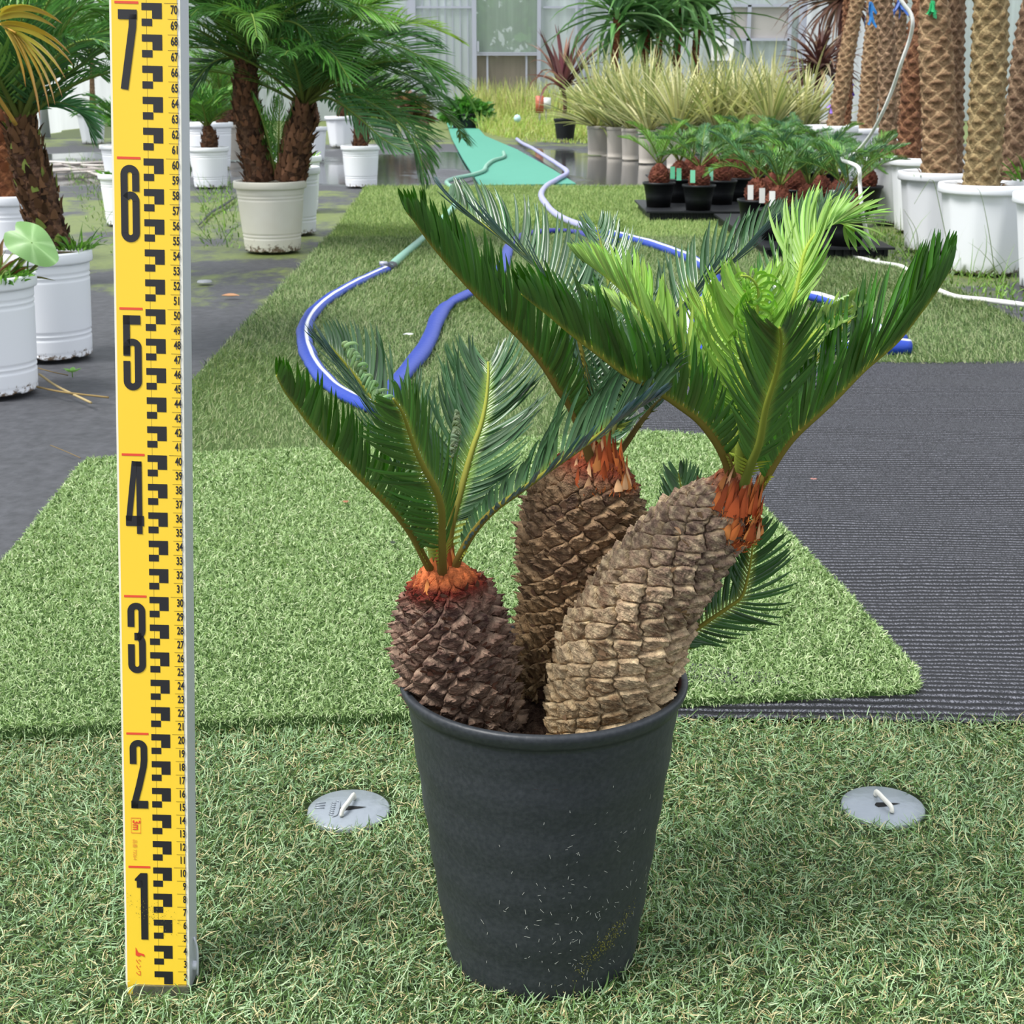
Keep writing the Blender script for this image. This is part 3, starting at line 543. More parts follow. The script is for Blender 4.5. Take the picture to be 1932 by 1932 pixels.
def trunk_part(name, pts, Y, ncol, nrow, pal, seed, amp, rag, shingle, fibres, jit=.12, nflake=400, flakec='#4a3226', Yt=None, twist=0.0, low=None):
    low = low or pal
    """pts: (px, py, half-width px); the trunk stands Y metres ahead"""
    Yt = Yt or Y; n = len(pts); path = []; rad = []
    for i, (x, y, h) in enumerate(pts):
        yy = Y+(Yt-Y)*i/(n-1); q = P(x, y, yy); path.append(q); rad.append(h/pxm(yy, q[2]))
    def colf(s, H, e, DY, Xc, Yc):
        lo = np.clip(1-s/.75, 0, 1)*np.ones_like(H); base = mixc(mixc(hexc(pal[0]), hexc(pal[1]), np.clip(H*1.1, 0, 1)), mixc(hexc(low[0]), hexc(low[1]), np.clip(H*1.1, 0, 1)), lo); f = .5+.5*np.sin(Xc*5.1+Yc*3.7)*np.sin(Yc*6.3-Xc*4.1)
        base = mixc(base, base*0+hexc(pal[4]), np.clip(f*1.1-.35, 0, 1)*pal[5])
        lip = np.clip(DY*1.2, 0, 1)*np.clip(1-np.abs(e-.35)/.35, 0, 1); base = mixc(base, base*0+hexc(pal[2]), lip*.8)
        g = np.clip((s-pal[6])/.07, 0, 1); base = mixc(base, base*0+hexc(pal[3]), g); g = np.clip((s-pal[6]-.08)/.04, 0, 1); return mixc(base, base*0+hexc('#c0683a'), g)
    V, F, C, fr = scaly(np.array(path), np.array(rad), ncol, nrow, colf, amp, 420, 440, 1.0, 1.25, jit, shingle, rag, 0, seed, twist=twist, gap=.27, hb=1.0)
    o = mesh(name, V, F, M_wood, pot_t, C); pos, T, rd, U, Wv = fr; r = rng(seed+50)
    mb = MB(); k = nflake; a = r.uniform(0, 2*math.pi, k); ii = r.integers(10, 405, k); dr = np.cos(a)[:, None]*Wv[ii]+np.sin(a)[:, None]*U[ii]; b = pos[ii]+dr*rd[ii][:, None]
    wv = np.cross(T[ii], dr); cc = np.clip(hexc(flakec)*(1+r.normal(0, .3, (k, 1))), 0, 1)
    mb.add(*ribbon(b, T[ii]*.9+dr*r.uniform(.15, .9, (k, 1))+r.normal(0, .15, (k, 3)), wv, r.uniform(.0025, .0062, k), r.uniform(.003, .008, k), dr, r.uniform(-.4, .9, k), K=2, cols=cc, three=False, profile=([0, .6, 1], [1, .7, .1])))
    fo = mb.build('bark_flake', M_fib, o); fo['kind'] = 'stuff'
    return o, fr
def crown(parent, c, T, R, n, seed, L=(.010, .028), cols=('#c8703a', '#d68a4c', '#a8502a', '#e0b084')):
    """pointed woolly scales wrapped round the leaf stalks"""
    r = rng(seed); T = nz(np.asarray(T, float)); A = nz(np.cross(T, [0, 1., .1])); B = np.cross(T, A); a = r.uniform(0, 6.28, n); q = r.uniform(.35, 1, n)**.6
    dr = np.cos(a)[:, None]*A+np.sin(a)[:, None]*B; b = c+dr*(R*q)[:, None]-T*(.010*q-.002)[:, None]; mb = MB()
    cc = palette(r, n, cols, [3, 2, 3, 1], .25)
    mb.add(*ribbon(b, T-dr*(.02+.28*q)[:, None]+r.normal(0, .06, (n, 3)), np.cross(T, dr), r.uniform(L[0], L[1], n)*(1.2-.6*q), r.uniform(.0045, .009, n), T+dr*.3, r.uniform(0, .4, n), K=5, cols=cc, tipcol=hexc('#5a2a1c'), profile=([0, .25, .6, 1], [1, 1, .6, .05])))
    # woolly felt between them
    k = n*9; a = r.uniform(0, 6.28, k); q = r.uniform(0, 1, k)**.5; dr = np.cos(a)[:, None]*A+np.sin(a)[:, None]*B; b = c+dr*(R*1.08*q)[:, None]-T*(.010*q**2+.001)[:, None]
    mb.add(*ribbon(b, T*1.2+dr*.15+r.normal(0, .35, (k, 3)), r.normal(0, 1, (k, 3)), r.uniform(.002, .006, k), .0007, K=2, curl=1.0, c=r.normal(0, 1, (k, 3)), cols=palette(r, k, ('#b86030', '#cc7c40', '#8c4426'), [2, 2, 2], .2), three=False))
    o = mb.build('crown_wool', M_fib, parent); o['label'] = 'orange-brown woolly scales around the leaf stalks'; return o

YL, YM, YR = .944, 1.003, .922
palL = ('#4a3430', '#75594c', '#a8917c', '#6a2418', '#b89c86', .5, .84)
palM = ('#5c463a', '#8c7054', '#a88c6a', '#7e3a24', '#b99c78', .5, .88)
palR = ('#5d4a42', '#8c7463', '#cfb88f', '#8d4a2c', '#dcc8a2', .6, .94)
tL, fL = trunk_part('left_trunk', [(905, 1420, 62), (903, 1372, 76), (880, 1312, 95), (858, 1240, 107), (850, 1180, 102), (845, 1130, 86), (840, 1095, 62), (838, 1068, 40)], YL, 13, 17, palL, 1, .0068, .55, .8, 30, jit=.13, low=('#4e3d32', '#86705a'),  nflake=480, flakec='#55382c')
tM, fM = trunk_part('middle_trunk', [(1012, 1330, 48), (1022, 1270, 60), (1050, 1200, 78), (1080, 1130, 98), (1092, 1060, 110), (1098, 990, 113), (1108, 930, 102), (1122, 880, 74), (1130, 850, 40)], YM, 13, 24, palM, 2, .0068, .5, .7, 30, jit=.14, low=('#826848', '#b3966c'),  nflake=420, flakec='#6c5240', Yt=YM+.01)
tR, fR = trunk_part('leaning_trunk', [(1100, 1440, 62), (1120, 1392, 92), (1138, 1330, 108), (1162, 1250, 117), (1196, 1170, 112), (1240, 1095, 101), (1292, 1030, 92), (1340, 975, 78), (1374, 930, 52), (1388, 900, 34)], YR+.010, 11, 24, palR, 3, .0075, .1, .5, 20, jit=.11, low=('#8a6c44', '#d8bd92'),  nflake=110, flakec='#8a6e54', Yt=YR, twist=.5)
crown(tL, P(836, 1090, YL), (0, 0, 1), .022, 44, 1, (.014, .024))
crown(tL, P(838, 1066, YL), (0, 0, 1), .013, 30, 11, (.014, .028))
crown(tM, P(1126, 890, YM), (.05, 0, 1), .028, 60, 2, (.016, .030))
crown(tM, P(1134, 862, YM), (.05, 0, 1), .018, 34, 12, (.018, .036))
crown(tR, P(1384, 935, YR-.004), (.25, -.1, 1), .021, 70, 3, (.018, .038))
crown(tR, P(1394, 972, YR-.012), (.25, -.5, .8), .019, 50, 4, (.012, .024))
crown(tR, P(1400, 1000, YR-.014), (.25, -.7, .6), .012, 30, 5, (.008, .016))

def fp(pts, Y0, Y1, pw=1.0):
    n = len(pts); return [P(x, y, Y0+(Y1-Y0)*(i/(n-1))**pw) for i, (x, y) in enumerate(pts)]
GD, GB = '#3f6828', '#4d666a'                  # fresh dark green, upper side with bluish sky sheen put into the colour
# ---- left crown
frond('frond', tL, fp([(822, 1085), (807, 1066), (778, 1011), (739, 960), (687, 908), (635, 856), (591, 807), (562, 770), (538, 738), (522, 708)], YL, .85), (.55, -.1, .8), 50, .040, .0030, (66, 30), 62, .25, seed=1, c=GD, t0=.15)
frond('frond', tL, fp([(835, 1085), (834, 1053), (834, 1001), (833, 962), (822, 923), (801, 885), (783, 846), (771, 812), (760, 780), (742, 752)], YL-.01, .80), (-.62, .75, .25), 50, .042, .0033, (68, 28), 30, .35, seed=2, c=GD, t0=.16, rr=.0026)
frond('frond', tL, fp([(828, 1080), (812, 1020), (797, 960), (775, 890), (745, 815), (700, 748), (655, 690), (618, 648)], YL+.01, 1.05), (.5, -.62, .6), 50, .056, .0030, (60, 30), 34, .4, seed=4, c=GB, t0=.16, lr=1.1)
frond('frond', tL, fp([(842, 1080), (850, 1000), (868, 930), (891, 848), (907, 802), (917, 755), (921, 710), (921, 683)], YL+.005, 1.03), (-.1, -1, .25), 52, .060, .0030, (64, 40), 22, .5, seed=5, c=GB, t0=.22, rr=.0026, rc=('#6a4a26', '#a3ab4a'))
frond('frond', tL, fp([(855, 1085), (866, 1052), (894, 1004), (933, 962), (980, 928), (1035, 888), (1090, 850), (1150, 805), (1205, 768), (1240, 748)], YL, .87), (-.35, -.42, .85), 54, .038, .0031, (62, 30), 40, .6, seed=6, c=GB, t0=.13, lr=1.6, prof=([0, .3, .5, .85, 1], [.15, .34, .9, 1, .6]))
o = frond('curled_frond', tL, fp([(824, 1080), (803, 988), (778, 885), (752, 823), (728, 776), (705, 745), (672, 690), (648, 649)], YL, .955), (.45, -.7, .5), 34, .032, .0023, (74, 50), 25, 6.0, cdir='in', seed=7, c='#88a872', t0=.42, mat=M_new, rc=('#6d7a34', '#8aa050'), pw=.9, K=12, prof=([0, .1, 1], [.9, 1, .55])); o['label'] = 'pale green young frond with leaflets still coiled'
o = frond('curled_frond', tL, fp([(846, 1080), (852, 960), (856, 880), (858, 830), (862, 778)], YL+.01, .95), (.2, -1, .2), 16, .014, .0026, (50, 20), 20, 3.0, cdir='in', seed=8, c='#7f9070', t0=.72, mat=M_new, K=8, pw=1); o['label'] = 'small grey-green frond still rolled up'
# ---- middle crown
frond('frond', tM, fp([(1118, 880), (1098, 818), (1074, 764), (1056, 738), (1025, 689), (986, 642), (947, 604), (895, 552), (856, 510), (832, 482), (806, 450), (785, 420), (768, 400)], YM-.01, .93), (.55, -.1, .8), 66, .052, .0033, (58, 24), 62, .22, seed=11, c=GD, t0=.17, rr=.0026, rc=('#5d4426', '#8c8434'), lr=.9)
frond('frond', tM, fp([(1125, 870), (1120, 790), (1105, 700), (1075, 600), (1030, 520), (986, 480), (947, 450), (895, 412), (860, 382), (843, 366)], YM+.01, 1.18), (.45, -.55, .7), 62, .056, .0032, (60, 26), 40, .3, seed=12, c=GB, t0=.12)
frond('frond', tM, fp([(1133, 870), (1150, 780), (1160, 690), (1158, 600), (1147, 530), (1137, 474), (1125, 425)], YM+.01, 1.16), (0, -1, .3), 54, .052, .0030, (54, 30), 24, .35, seed=13, c=GB, t0=.1, rc=('#4f4a2a', '#7c8a3c'))
frond('frond', tM, fp([(1140, 870), (1165, 790), (1195, 710), (1232, 640), (1280, 586), (1318, 542), (1380, 493), (1426, 449), (1482, 402)], YM+.01, 1.15), (-.5, -.5, .7), 62, .050, .0032, (62, 28), 42, .3, seed=14, c=GB, t0=.1, rc=('#4f4a2a', '#7c8a3c'))
frond('frond', tM, fp([(1150, 872), (1171, 851), (1211, 794), (1244, 757), (1290, 722), (1340, 690)], YM+.01, 1.10), (-.4, -.3, .8), 30, .026, .0028, (60, 30), 30, .5, seed=15, c=GB, t0=.45, rc=('#6d4a28', '#6a6a34'))
frond('frond', tM, fp([(1138, 870), (1148, 800), (1142, 740), (1125, 690), (1105, 640)], YM, 1.10), (.2, -1, .2), 44, .048, .0031, (56, 30), 25, .5, seed=16, c=GB, t0=.12, rc=('#4f4a2a', '#7c8a3c'))
# ---- leaning trunk's crown
frond('frond', tR, fp([(1382, 920), (1374, 880), (1355, 838), (1321, 794), (1280, 763), (1240, 737), (1180, 704), (1128, 666), (1076, 627), (1040, 597), (1008, 572), (985, 554)], YR, .845), (.5, -.1, .85), 60, .056, .0034, (60, 24), 60, .22, seed=21, c=GD, t0=.13, rr=.0028, lr=.9)
frond('frond', tR, fp([(1400, 925), (1415, 880), (1433, 834), (1445, 769), (1464, 707), (1473, 661), (1474, 635), (1471, 618)], YR-.01, .80), (.05, 1, .1), 52, .046, .0036, (54, 30), 34, .25, seed=22, c=GD, t0=.17, rr=.0025, rc=('#5f6a2e', '#8f9a36'))
frond('frond', tR, fp([(1410, 958), (1442, 903), (1473, 853), (1504, 816), (1566, 760), (1628, 698), (1690, 645), (1732, 594), (1765, 550), (1793, 505)], YR, .90), (-.55, -.12, .8), 70, .054, .0034, (58, 20), 56, .18, seed=23, c=GD, t0=.12, rr=.003, lr=1.22)
frond('frond', tR, fp([(1400, 915), (1435, 840), (1475, 770), (1520, 705), (1570, 640), (1620, 590)], YR+.01, 1.05), (-.4, -.7, .5), 44, .040, .0030, (60, 30), 35, .5, seed=24, c=GB, t0=.2)
frond('frond', tR, fp([(1392, 915), (1412, 800), (1440, 680), (1480, 560), (1525, 455), (1562, 402), (1598, 384)], YR+.02, 1.12), (-.6, -.5, .4), 50, .046, .0032, (56, 26), 40, .5, seed=25, c='#4a6a50', t0=.3)
LM = '#8aae5a'
def lime(pts, Y1, N, n, L, seed, **k):
    k.setdefault('c', LM); o = frond('young_frond', tR, fp(pts, YR+.005, Y1), N, n, L, k.pop('w', .0030), seed=seed, mat=M_new, rc=('#6f7a30', '#a9bf4e'), **k); o['label'] = 'soft lime green young frond'; return o
lime([(1386, 915), (1355, 800), (1310, 700), (1240, 624), (1206, 583), (1167, 541), (1128, 510), (1090, 484)], 1.0, (.5, -.3, .8), 52, .038, 31, a=(62, 28), v=55, curl=.3, t0=.28)
lime([(1386, 915), (1350, 820), (1300, 720), (1231, 640), (1170, 585), (1108, 547)], 1.04, (.5, -.4, .7), 40, .022, 32, a=(60, 30), v=45, curl=.5, t0=.35, c='#a4c078')
lime([(1394, 915), (1425, 780), (1465, 650), (1500, 555), (1519, 474), (1550, 432), (1585, 420), (1612, 436)], 1.0, (-.7, -.6, .3), 44, .052, 33, a=(38, 30), v=20, curl=.55, droop=.8, t0=.5, c='#94b66e')
lime([(1390, 915), (1395, 800), (1400, 700), (1408, 620), (1412, 560), (1414, 535)], .95, (-.1, -.9, .3), 40, .052, 34, a=(58, 42), v=20, curl=.6, t0=.3)
lime([(1388, 915), (1378, 820), (1362, 730), (1348, 660), (1335, 600), (1322, 560)], 1.02, (.3, -.8, .5), 44, .044, 35, a=(60, 30), v=30, curl=.3, t0=.25, c='#98b45a')
o = lime([(1398, 915), (1440, 800), (1480, 710), (1520, 648), (1552, 616), (1585, 592), (1612, 576), (1634, 570)], .93, (-.3, -.8, .5), 34, .021, 36, a=(70, 40), v=20, curl=1.6, t0=.5, c='#9db57e', cdir='in')
o = lime([(1392, 915), (1402, 780), (1412, 660), (1428, 590), (1430, 545), (1415, 524), (1398, 520)], .90, (-.2, -.8, .5), 18, .036, 37, a=(70, 50), v=10, curl=4.6, t0=.62, c='#8fc04e', cdir=(.2, .1, -1), K=14, pw=1.0, w=.0028)
# ---- suckers at the foot of the leaning trunk
sk = mesh('sucker', *lathe([(0, 0), (.007, .001), (.0085, .008), (.006, .018), (.002, .026), (0, .027)], 16), M_fib, pot_t, col=hexc('#a24c28')); sk.location = P(1257, 1300, .955); sk['label'] = 'small orange-brown sucker bud at the pot rim'
frond('frond', sk, [P(1250, 1290, .957)]+fp([(1267, 1247), (1282, 1213), (1324, 1180), (1374, 1146), (1399, 1126), (1411, 1088), (1419, 1039), (1421, 994)], .96, .955), (.35, .85, .2), 40, .042, .0028, (62, 40), 10, .3, seed=41, c='#2f5524', t0=.2, rr=.0018, lr=.95)
frond('frond', sk, [P(1240, 1290, 1.0)]+fp([(1262, 1180), (1285, 1080), (1292, 1000), (1288, 940), (1280, 893)], 1.02, 1.06), (-.1, -1, .3), 30, .036, .0030, (50, 26), 15, .3, seed=42, c='#4a6a60', t0=.45, rr=.0016)
for c in list(sk.children): c.matrix_parent_inverse = __import__('mathutils').Matrix.Translation(-sk.location)
local(pot_t)

# ================================================================== SURVEY STAFF
b0 = C0+FW*1.0416+RT*((238.3-966)/FPX*1.0416)-UP*.3514
z70 = .9356; t70 = C0+FW*z70+RT*((206.8-966)/FPX*z70)+UP*(966-4.5)/FPX*z70
ez = nz(t70-b0); sc = np.linalg.norm(t70-b0)/.70; ex = nz(RT-ez*np.dot(RT, ez)); ey = np.cross(ez, ex)
from mathutils import Matrix
st = thing('survey_staff', (0, 0, 0), 'tall yellow levelling staff with black centimetre marks standing upright left of the black pot', 'measuring staff')
st.matrix_world = Matrix(((ex[0], ey[0], ez[0], b0[0]), (ex[1], ey[1], ez[1], b0[1]), (ex[2], ey[2], ez[2], b0[2]), (0, 0, 0, 1)))
K = sc*.01                                     # one staff centimetre
WS = .0463; HS = 84*K; DS = .024
M_al = plain('aluminium', '#c9ccd4', .45, .5, .2); M_yel = plain('yellow_face', '#ecc636', .42, .4, noise=.12, nscale=12, c2='#d9b028'); M_blk = plain('black_print', '#17161a', .5); M_red = plain('red_print', '#d8472a', .5); M_pale = plain('pale_edge', '#dedcd0', .5)
V, F = box((WS/2, DS/2, HS/2), (WS, DS, HS)); mesh('body', V, F, M_al, st, smooth=False)
V, F = box((WS/2, -.0006, HS/2), (WS, .0012, HS)); fc = mesh('face', V, F, M_pale, st, smooth=False)
V, F = box((WS/2-.0003, -.0014, HS/2), (WS-.0036, .0006, HS-.002)); mesh('yellow_scale', V, F, M_yel, fc, smooth=False)
def flat(mb, x0, x1, z0, z1, y=-.0019, c=(1, 1, 1)):
    mb.add([(x0, y, z0), (x1, y, z0), (x1, y, z1), (x0, y, z1)], [[0, 1, 2, 3]], c)
cm = .01
bl, tk, rd_ = MB(), MB(), MB()
x0, x1, x2 = 1.04*K*2, 0, 0
xa, xb, xc = .0212, .0281, .0345
for nmk in range(2, 84, 2):
    flat(bl, xa, xc, (nmk-.46)*K, nmk*K); flat(bl, xb, xc, (nmk-1)*K, (nmk-.46)*K)
    if nmk > 2: flat(bl, xa, xb, (nmk-1.47)*K, (nmk-1)*K)
flat(bl, .0243, .02445, .013, HS-.004, -.0018)
for k in range(1, 84):
    flat(tk, .0360 if k % 10 == 0 else .0382, .0452, k*K-.0001, k*K+.00012)
for k in range(10, 84, 10): flat(rd_, .0036, .0192, k*K-.0008, k*K+.0008)
bl.build('graduation', M_blk, st, False); tk.build('tick', M_blk, st, False)['kind'] = 'stuff'; rd_.build('red_bar', M_red, st, False)['kind'] = 'stuff'
def text(s, x, z, h, sx=.6, mat=M_blk, rot=0.0, name='number', bold=.02, align='RIGHT', y=-.0020):
    cu = bpy.data.curves.new(name, 'FONT'); cu.body = s; cu.size = h/.70; cu.align_x = align; cu.align_y = 'BOTTOM_BASELINE'; cu.offset = bold*h
    to = bpy.data.objects.new(name, cu); COL.objects.link(to); dg = bpy.context.evaluated_depsgraph_get(); me = bpy.data.meshes.new_from_object(to.evaluated_get(dg)); bpy.data.objects.remove(to)
    me.transform(Matrix.Scale(sx, 4, (1, 0, 0))); me.transform(Matrix.Rotation(math.pi/2, 4, 'X'))
    if rot: me.transform(Matrix.Rotation(rot, 4, 'Y'))
    me.transform(Matrix.Translation((x, y, z))); me.materials.clear(); me.materials.append(mat)
    o = bpy.data.objects.new(name, me); COL.objects.link(o); o.parent = st; return o
for k in range(2, 80): text(str(k), .0448, (k-.66)*K, .0053, .62, bold=.035)
text('1', .0448, .0036, .0050, .62)
# tall narrow numerals built from strokes
def stroke(mb, pts, wd, close=False, zoff=-.0021):
    p = np.array(pts, float); n = len(p); d = np.gradient(p, axis=0) if not close else np.roll(p, -1, 0)-np.roll(p, 1, 0); d = nz(d); nn = np.stack([-d[:, 1], d[:, 0]], 1)*wd/2
    A = p-nn; B = p+nn; V = np.concatenate([np.column_stack([A[:, 0], np.full(n, zoff), A[:, 1]]), np.column_stack([B[:, 0], np.full(n, zoff), B[:, 1]])])
    i = np.arange(n if close else n-1); j = (i+1) % n; mb.add(V, np.stack([i, j, j+n, i+n], 1))
def arc(cx, cy, rx, ry, a0, a1, k=12):
    a = np.radians(np.linspace(a0, a1, k)); return [(cx+rx*math.cos(t), cy+ry*math.sin(t)) for t in a]
DW, DH, ST = 1.24, 5.1, .47                    # numeral width, height, stroke (cm)
def numeral(d):
    mb = MB(); L, R_, T_, h = ST/2, DW-ST/2, DH-ST/2, ST; r_ = (DW-ST)/2; cxm = DW/2
    if d == 1:
        stroke(mb, [(.88, 0), (.88, DH)], .50); stroke(mb, [(.36, 4.25), (.80, 4.25)], .55); mb.add([(.22, 0, 4.5), (.64, 0, 4.5), (.64, 0, DH), (.5, 0, 4.95), (.36, 0, 4.7), (.22, 0, 4.62)], [[0, 1, 2, 3], [0, 3, 4, 5]])
    if d == 2: stroke(mb, [(L, 3.3), (L, T_-.5)]+arc(cxm, T_-r_, r_, r_, 180, 0)+[(R_, 3.6), (R_-.05, 3.1), (.62, 1.6), (.36, .6), (.30, 0)], ST); stroke(mb, [(.06, .28), (DW+.02, .28)], .58)
    if d == 3:
        stroke(mb, [(L, 3.35), (L, T_-r_)]+arc(cxm, T_-r_, r_, r_, 180, 0)+[(R_, 3.3)]+arc(R_-.42, 3.15, .42, .55, 0, -78, 7), ST); stroke(mb, [(L, 2.1), (L, L+r_)]+arc(cxm, L+r_, r_, r_, 180, 360)+[(R_, 2.0)]+arc(R_-.42, 2.15, .42, .55, 0, 78, 7), ST)
        stroke(mb, [(.46, 2.66), (.95, 2.66)], .55)
    if d == 4:
        stroke(mb, [(.94, 0), (.94, DH)], .38); stroke(mb, [(0, .92), (DW, .92)], .72); stroke(mb, [(.20, .9), (.66, DH)], .40); stroke(mb, [(.55, DH-.18), (1.13, DH-.18)], .36)
    if d == 5:
        stroke(mb, [(.03, DH-.31), (DW-.05, DH-.31)], .62); stroke(mb, [(.24, 2.35), (.24, DH)], .46); stroke(mb, [(.24, 2.45), (.24, 2.95)]+arc(cxm, 2.95, r_, .34, 180, 0)+[(R_, L+r_)]+arc(cxm, L+r_, r_, r_, 0, -180)+[(L, 2.0)], ST)
    if d == 6:
        stroke(mb, [(R_, 3.35), (R_, T_-r_)]+arc(cxm, T_-r_, r_, r_, 0, 180)+[(L, L+r_)]+arc(cxm, L+r_, r_, r_, 180, 360)+[(R_, 2.7)]+arc(cxm+.03, 2.7, r_-.03, .42, 0, 150, 9), ST)
    if d == 7: stroke(mb, [(0, DH-.31), (DW, DH-.31)], .62); stroke(mb, [(DW-.27, DH-.3), (DW-.30, DH-1.1), (.36, 0)], .50)
    if d == 8:
        for yb, ht in ((L, 2.3), (2.45, 2.3)): stroke(mb, [(R_, yb+r_)]+[(R_, yb+ht-r_)]+arc(cxm, yb+ht-r_, r_, r_, 0, 180)+[(L, yb+r_)]+arc(cxm, yb+r_, r_, r_, 180, 360), ST, True)
    V = np.concatenate(mb.V); V[:, 1] = 0; mb.V = [V]; mb.C = [np.concatenate(mb.C)]; return mb
for k in range(1, 9):
    mb = numeral(k); V = mb.V[0]; V = np.stack([.0058+V[:, 0]*.01, np.full(len(V), -.0021), (k*10-.45-DH)*K+V[:, 2]*K], 1); mb.V = [V]; mb.build('numeral', M_blk, st, False)
# red printing low on the face
text('3m', .0073, 13.55*K, .0052, .8, M_red, math.pi/2, 'printed_text', .03, 'LEFT')
mb = MB()
for q in ((.0060, .0129, 13.72, 13.68), (.0060, .0129, 12.60, 12.56)): flat(mb, q[0], q[1], q[3]*K, q[2]*K, -.0020)
for x in (.0060, .0127): flat(mb, x, x+.0002, 12.56*K, 13.72*K, -.0020)
mb.build('printed_frame', M_red, st, False)
M_faint = plain('faint_red_print', '#d9913a', .5)
text('品番 73264', .0072, 12.1*K, .0024, .95, M_faint, math.pi/2, 'printed_text', .0, 'LEFT')
text('シンワ', .0082, 2.95*K, .0030, 1.05, M_red, math.pi/2, 'printed_text', .01, 'LEFT')
mb = MB(); q = np.array([(.0078, 3.85), (.0095, 3.45), (.0140, 3.30), (.0143, 3.10), (.0118, 3.22), (.0098, 3.12), (.0078, 3.22)])
mb.add(np.column_stack([q[:, 0], np.full(7, -.0021), q[:, 1]*K]), [[0, 1, 5, 6], [1, 2, 3, 4]]); mb.add([(.0095, -.0021, 3.45*K), (.0118, -.0021, 3.22*K), (.0098, -.0021, 3.12*K)], [[0, 1, 2]])
mb.build('logo', M_red, st, False)
# foot plate, dirt, locking button
V, F = box((.0262, -.0026, .0052), (.0405, .0035, .0082)); mesh('foot_plate', V, F, plain('worn_metal', '#6c6d60', .22, .6, .5, noise=.5, nscale=400, c2='#9aa084'), st, smooth=False)
mb = MB(); r = rng(3)
for k in range(120):
    x = r.normal(.022, .010); z = .068-.35*(x-.01)+r.normal(0, .005); x = min(max(x, .003), .044); l = r.uniform(.0003, .0012); a = r.uniform(0, 6.28)
    mb.add([(x, -.0023, z), (x+l*math.cos(a), -.0023, z+l*math.sin(a)), (x+l*math.cos(a+.6), -.0023, z+l*math.sin(a+.6))], [[0, 1, 2]], hexc('#6d6a36'))
mb.build('dirt', M_fib, st, False)['kind'] = 'stuff'
V, F = tube(spline([(WS+.0005, .012, .040), (WS+.003, .012, .030), (WS+.003, .012, .010)], 14), .0009, 8); mesh('latch', V, F, M_al, st)
V, F = lathe([(0, .003), (.003, .003), (.0035, .002), (.0035, 0)], 20); V = np.stack([WS+V[:, 2], .012+V[:, 0], .018+V[:, 1]], 1); mesh('button', V, F, M_al, st)

# ================================================================== MAN-HOLE COVERS
M_zinc = plain('galvanised_cover', '#8f979f', .42, .5, .4, noise=.3, nscale=70, c2='#a9b0b7', bump=.2, bscale=60); M_hole = plain('hole', '#050505', .9)
for i, c in enumerate(MH):
    t = thing('drain_cover', (c[0], c[1], .0), ('round grey metal cover in the turf, between the staff and the black pot', 'round grey metal cover in the turf to the right of the black pot')[i], 'drain cover', 'metal covers set in the turf')
    V, F = lathe([(0, .0075), (.036, .0072), (.0372, .0062), (.0375, 0.003)], 64); mesh('lid', V, F, M_zinc, t)
    # finger slot and its bar
    a = .12 if i else .1; k = 40; s_ = np.linspace(-1, 1, k); xs_ = -.008+.024*(s_+1)/2*1.0; w_ = .0046*np.interp(s_, [-1, -.8, -.3, 1], [0, .9, .8, .02]); V = np.array([(x, x*a+yy, .0079) for x, ww in zip(xs_, w_) for yy in (-ww, ww)]); jj = np.arange(k-1)*2
    mesh('finger_slot', V, np.stack([jj, jj+2, jj+3, jj+1], 1), M_hole, t, smooth=False)
    dx = .0035 if i else -.004; V, F = tube(spline([(-dx*.9, .0165, .008), (-dx*.75, .015, .0125), (0, 0, .0135), (dx*1.0, -.013, .0125), (dx*1.15, -.0155, .008)], 24), .0026, 10, .7); mesh('handle_bar', V, F, plain('pale_bar', '#d8d6cd', .4), t)
    if i == 0:
        mb = MB()
        for q in range(3): mb.add(*[*tube([(-.031+.004*q*0+.0, .008-.004*q, .0078), (-.022, .010-.005*q, .0078)], .0005, 6)])
        V, F = tube(spline([(-.013, .014, .0078), (-.009, .010, .0078), (-.009, -.012, .0078), (-.013, -.016, .0078)], 20), .0007, 6); mb.add(V, F)
        for q in range(7): mb.add(*tube([(-.0165, .010-.0037*q, .0078), (-.0125, .0085-.0037*q, .0078)], .0005, 6))
        mb.build('embossed_mark', M_zinc, t)
# ================================================================== HOSES
def hose(name, px, wd, flat, label, col, z=None, stripe=None, cat='hose', n=160, seg=18, group=None, pinch=None, mat=None, col2=None):
    z = wd*flat if z is None else z; pts = [G(q[0], q[1], q[2] if len(q) > 2 else .012+z) for q in px]; R = spline(pts, n); rad = np.full(n, wd)
    t = np.linspace(0, 1, n); rad = rad*(1+.05*np.sin(t*47)+.03*np.sin(t*91))
    if pinch:
        for (c, a) in pinch: rad *= 1-a*np.exp(-((t-c)/.012)**2)
    V, F = tube(R, rad, seg, flat, upv=(0, 0, 1)); C = np.tile(hexc(col), (len(V), 1))
    if col2: C[:n*seg][np.repeat(t, seg) > col2[0]] = hexc(col2[1])
    if stripe:
        a = np.arange(seg)/seg*2*math.pi; on = (a > stripe[1]) & (a < stripe[2]); idx = (np.arange(n)[:, None]*seg+np.where(on)[0][None]).ravel(); C[idx] = hexc(stripe[0])
    mb = MB(); mb.add(V, F, C); o = mb.build(name, mat or M_hose); tag(o, label, cat, group); return o
BL = '#2440a0'
h1 = hose('blue_hose', [(735, 505), (700, 520), (650, 545), (605, 575), (578, 610), (576, 650), (596, 695), (635, 735), (690, 763), (730, 775)], .020, .55, 'wide blue lay-flat hose with a white stripe, curving left behind the small crown', BL, stripe=('#eef0f2', 1.6, 2.0), n=260, seg=32)
V, F = tube([G(728, 508, .024), G(740, 502, .024)], .021, 18, .8); mesh('hose_clamp', V, F, plain('clamp', '#2a2f3c', .4), h1); V, F = tube([G(716, 497, .05), G(731, 497, .05)], .007, 10); mesh('clamp_screw', V, F, M_steel, h1)
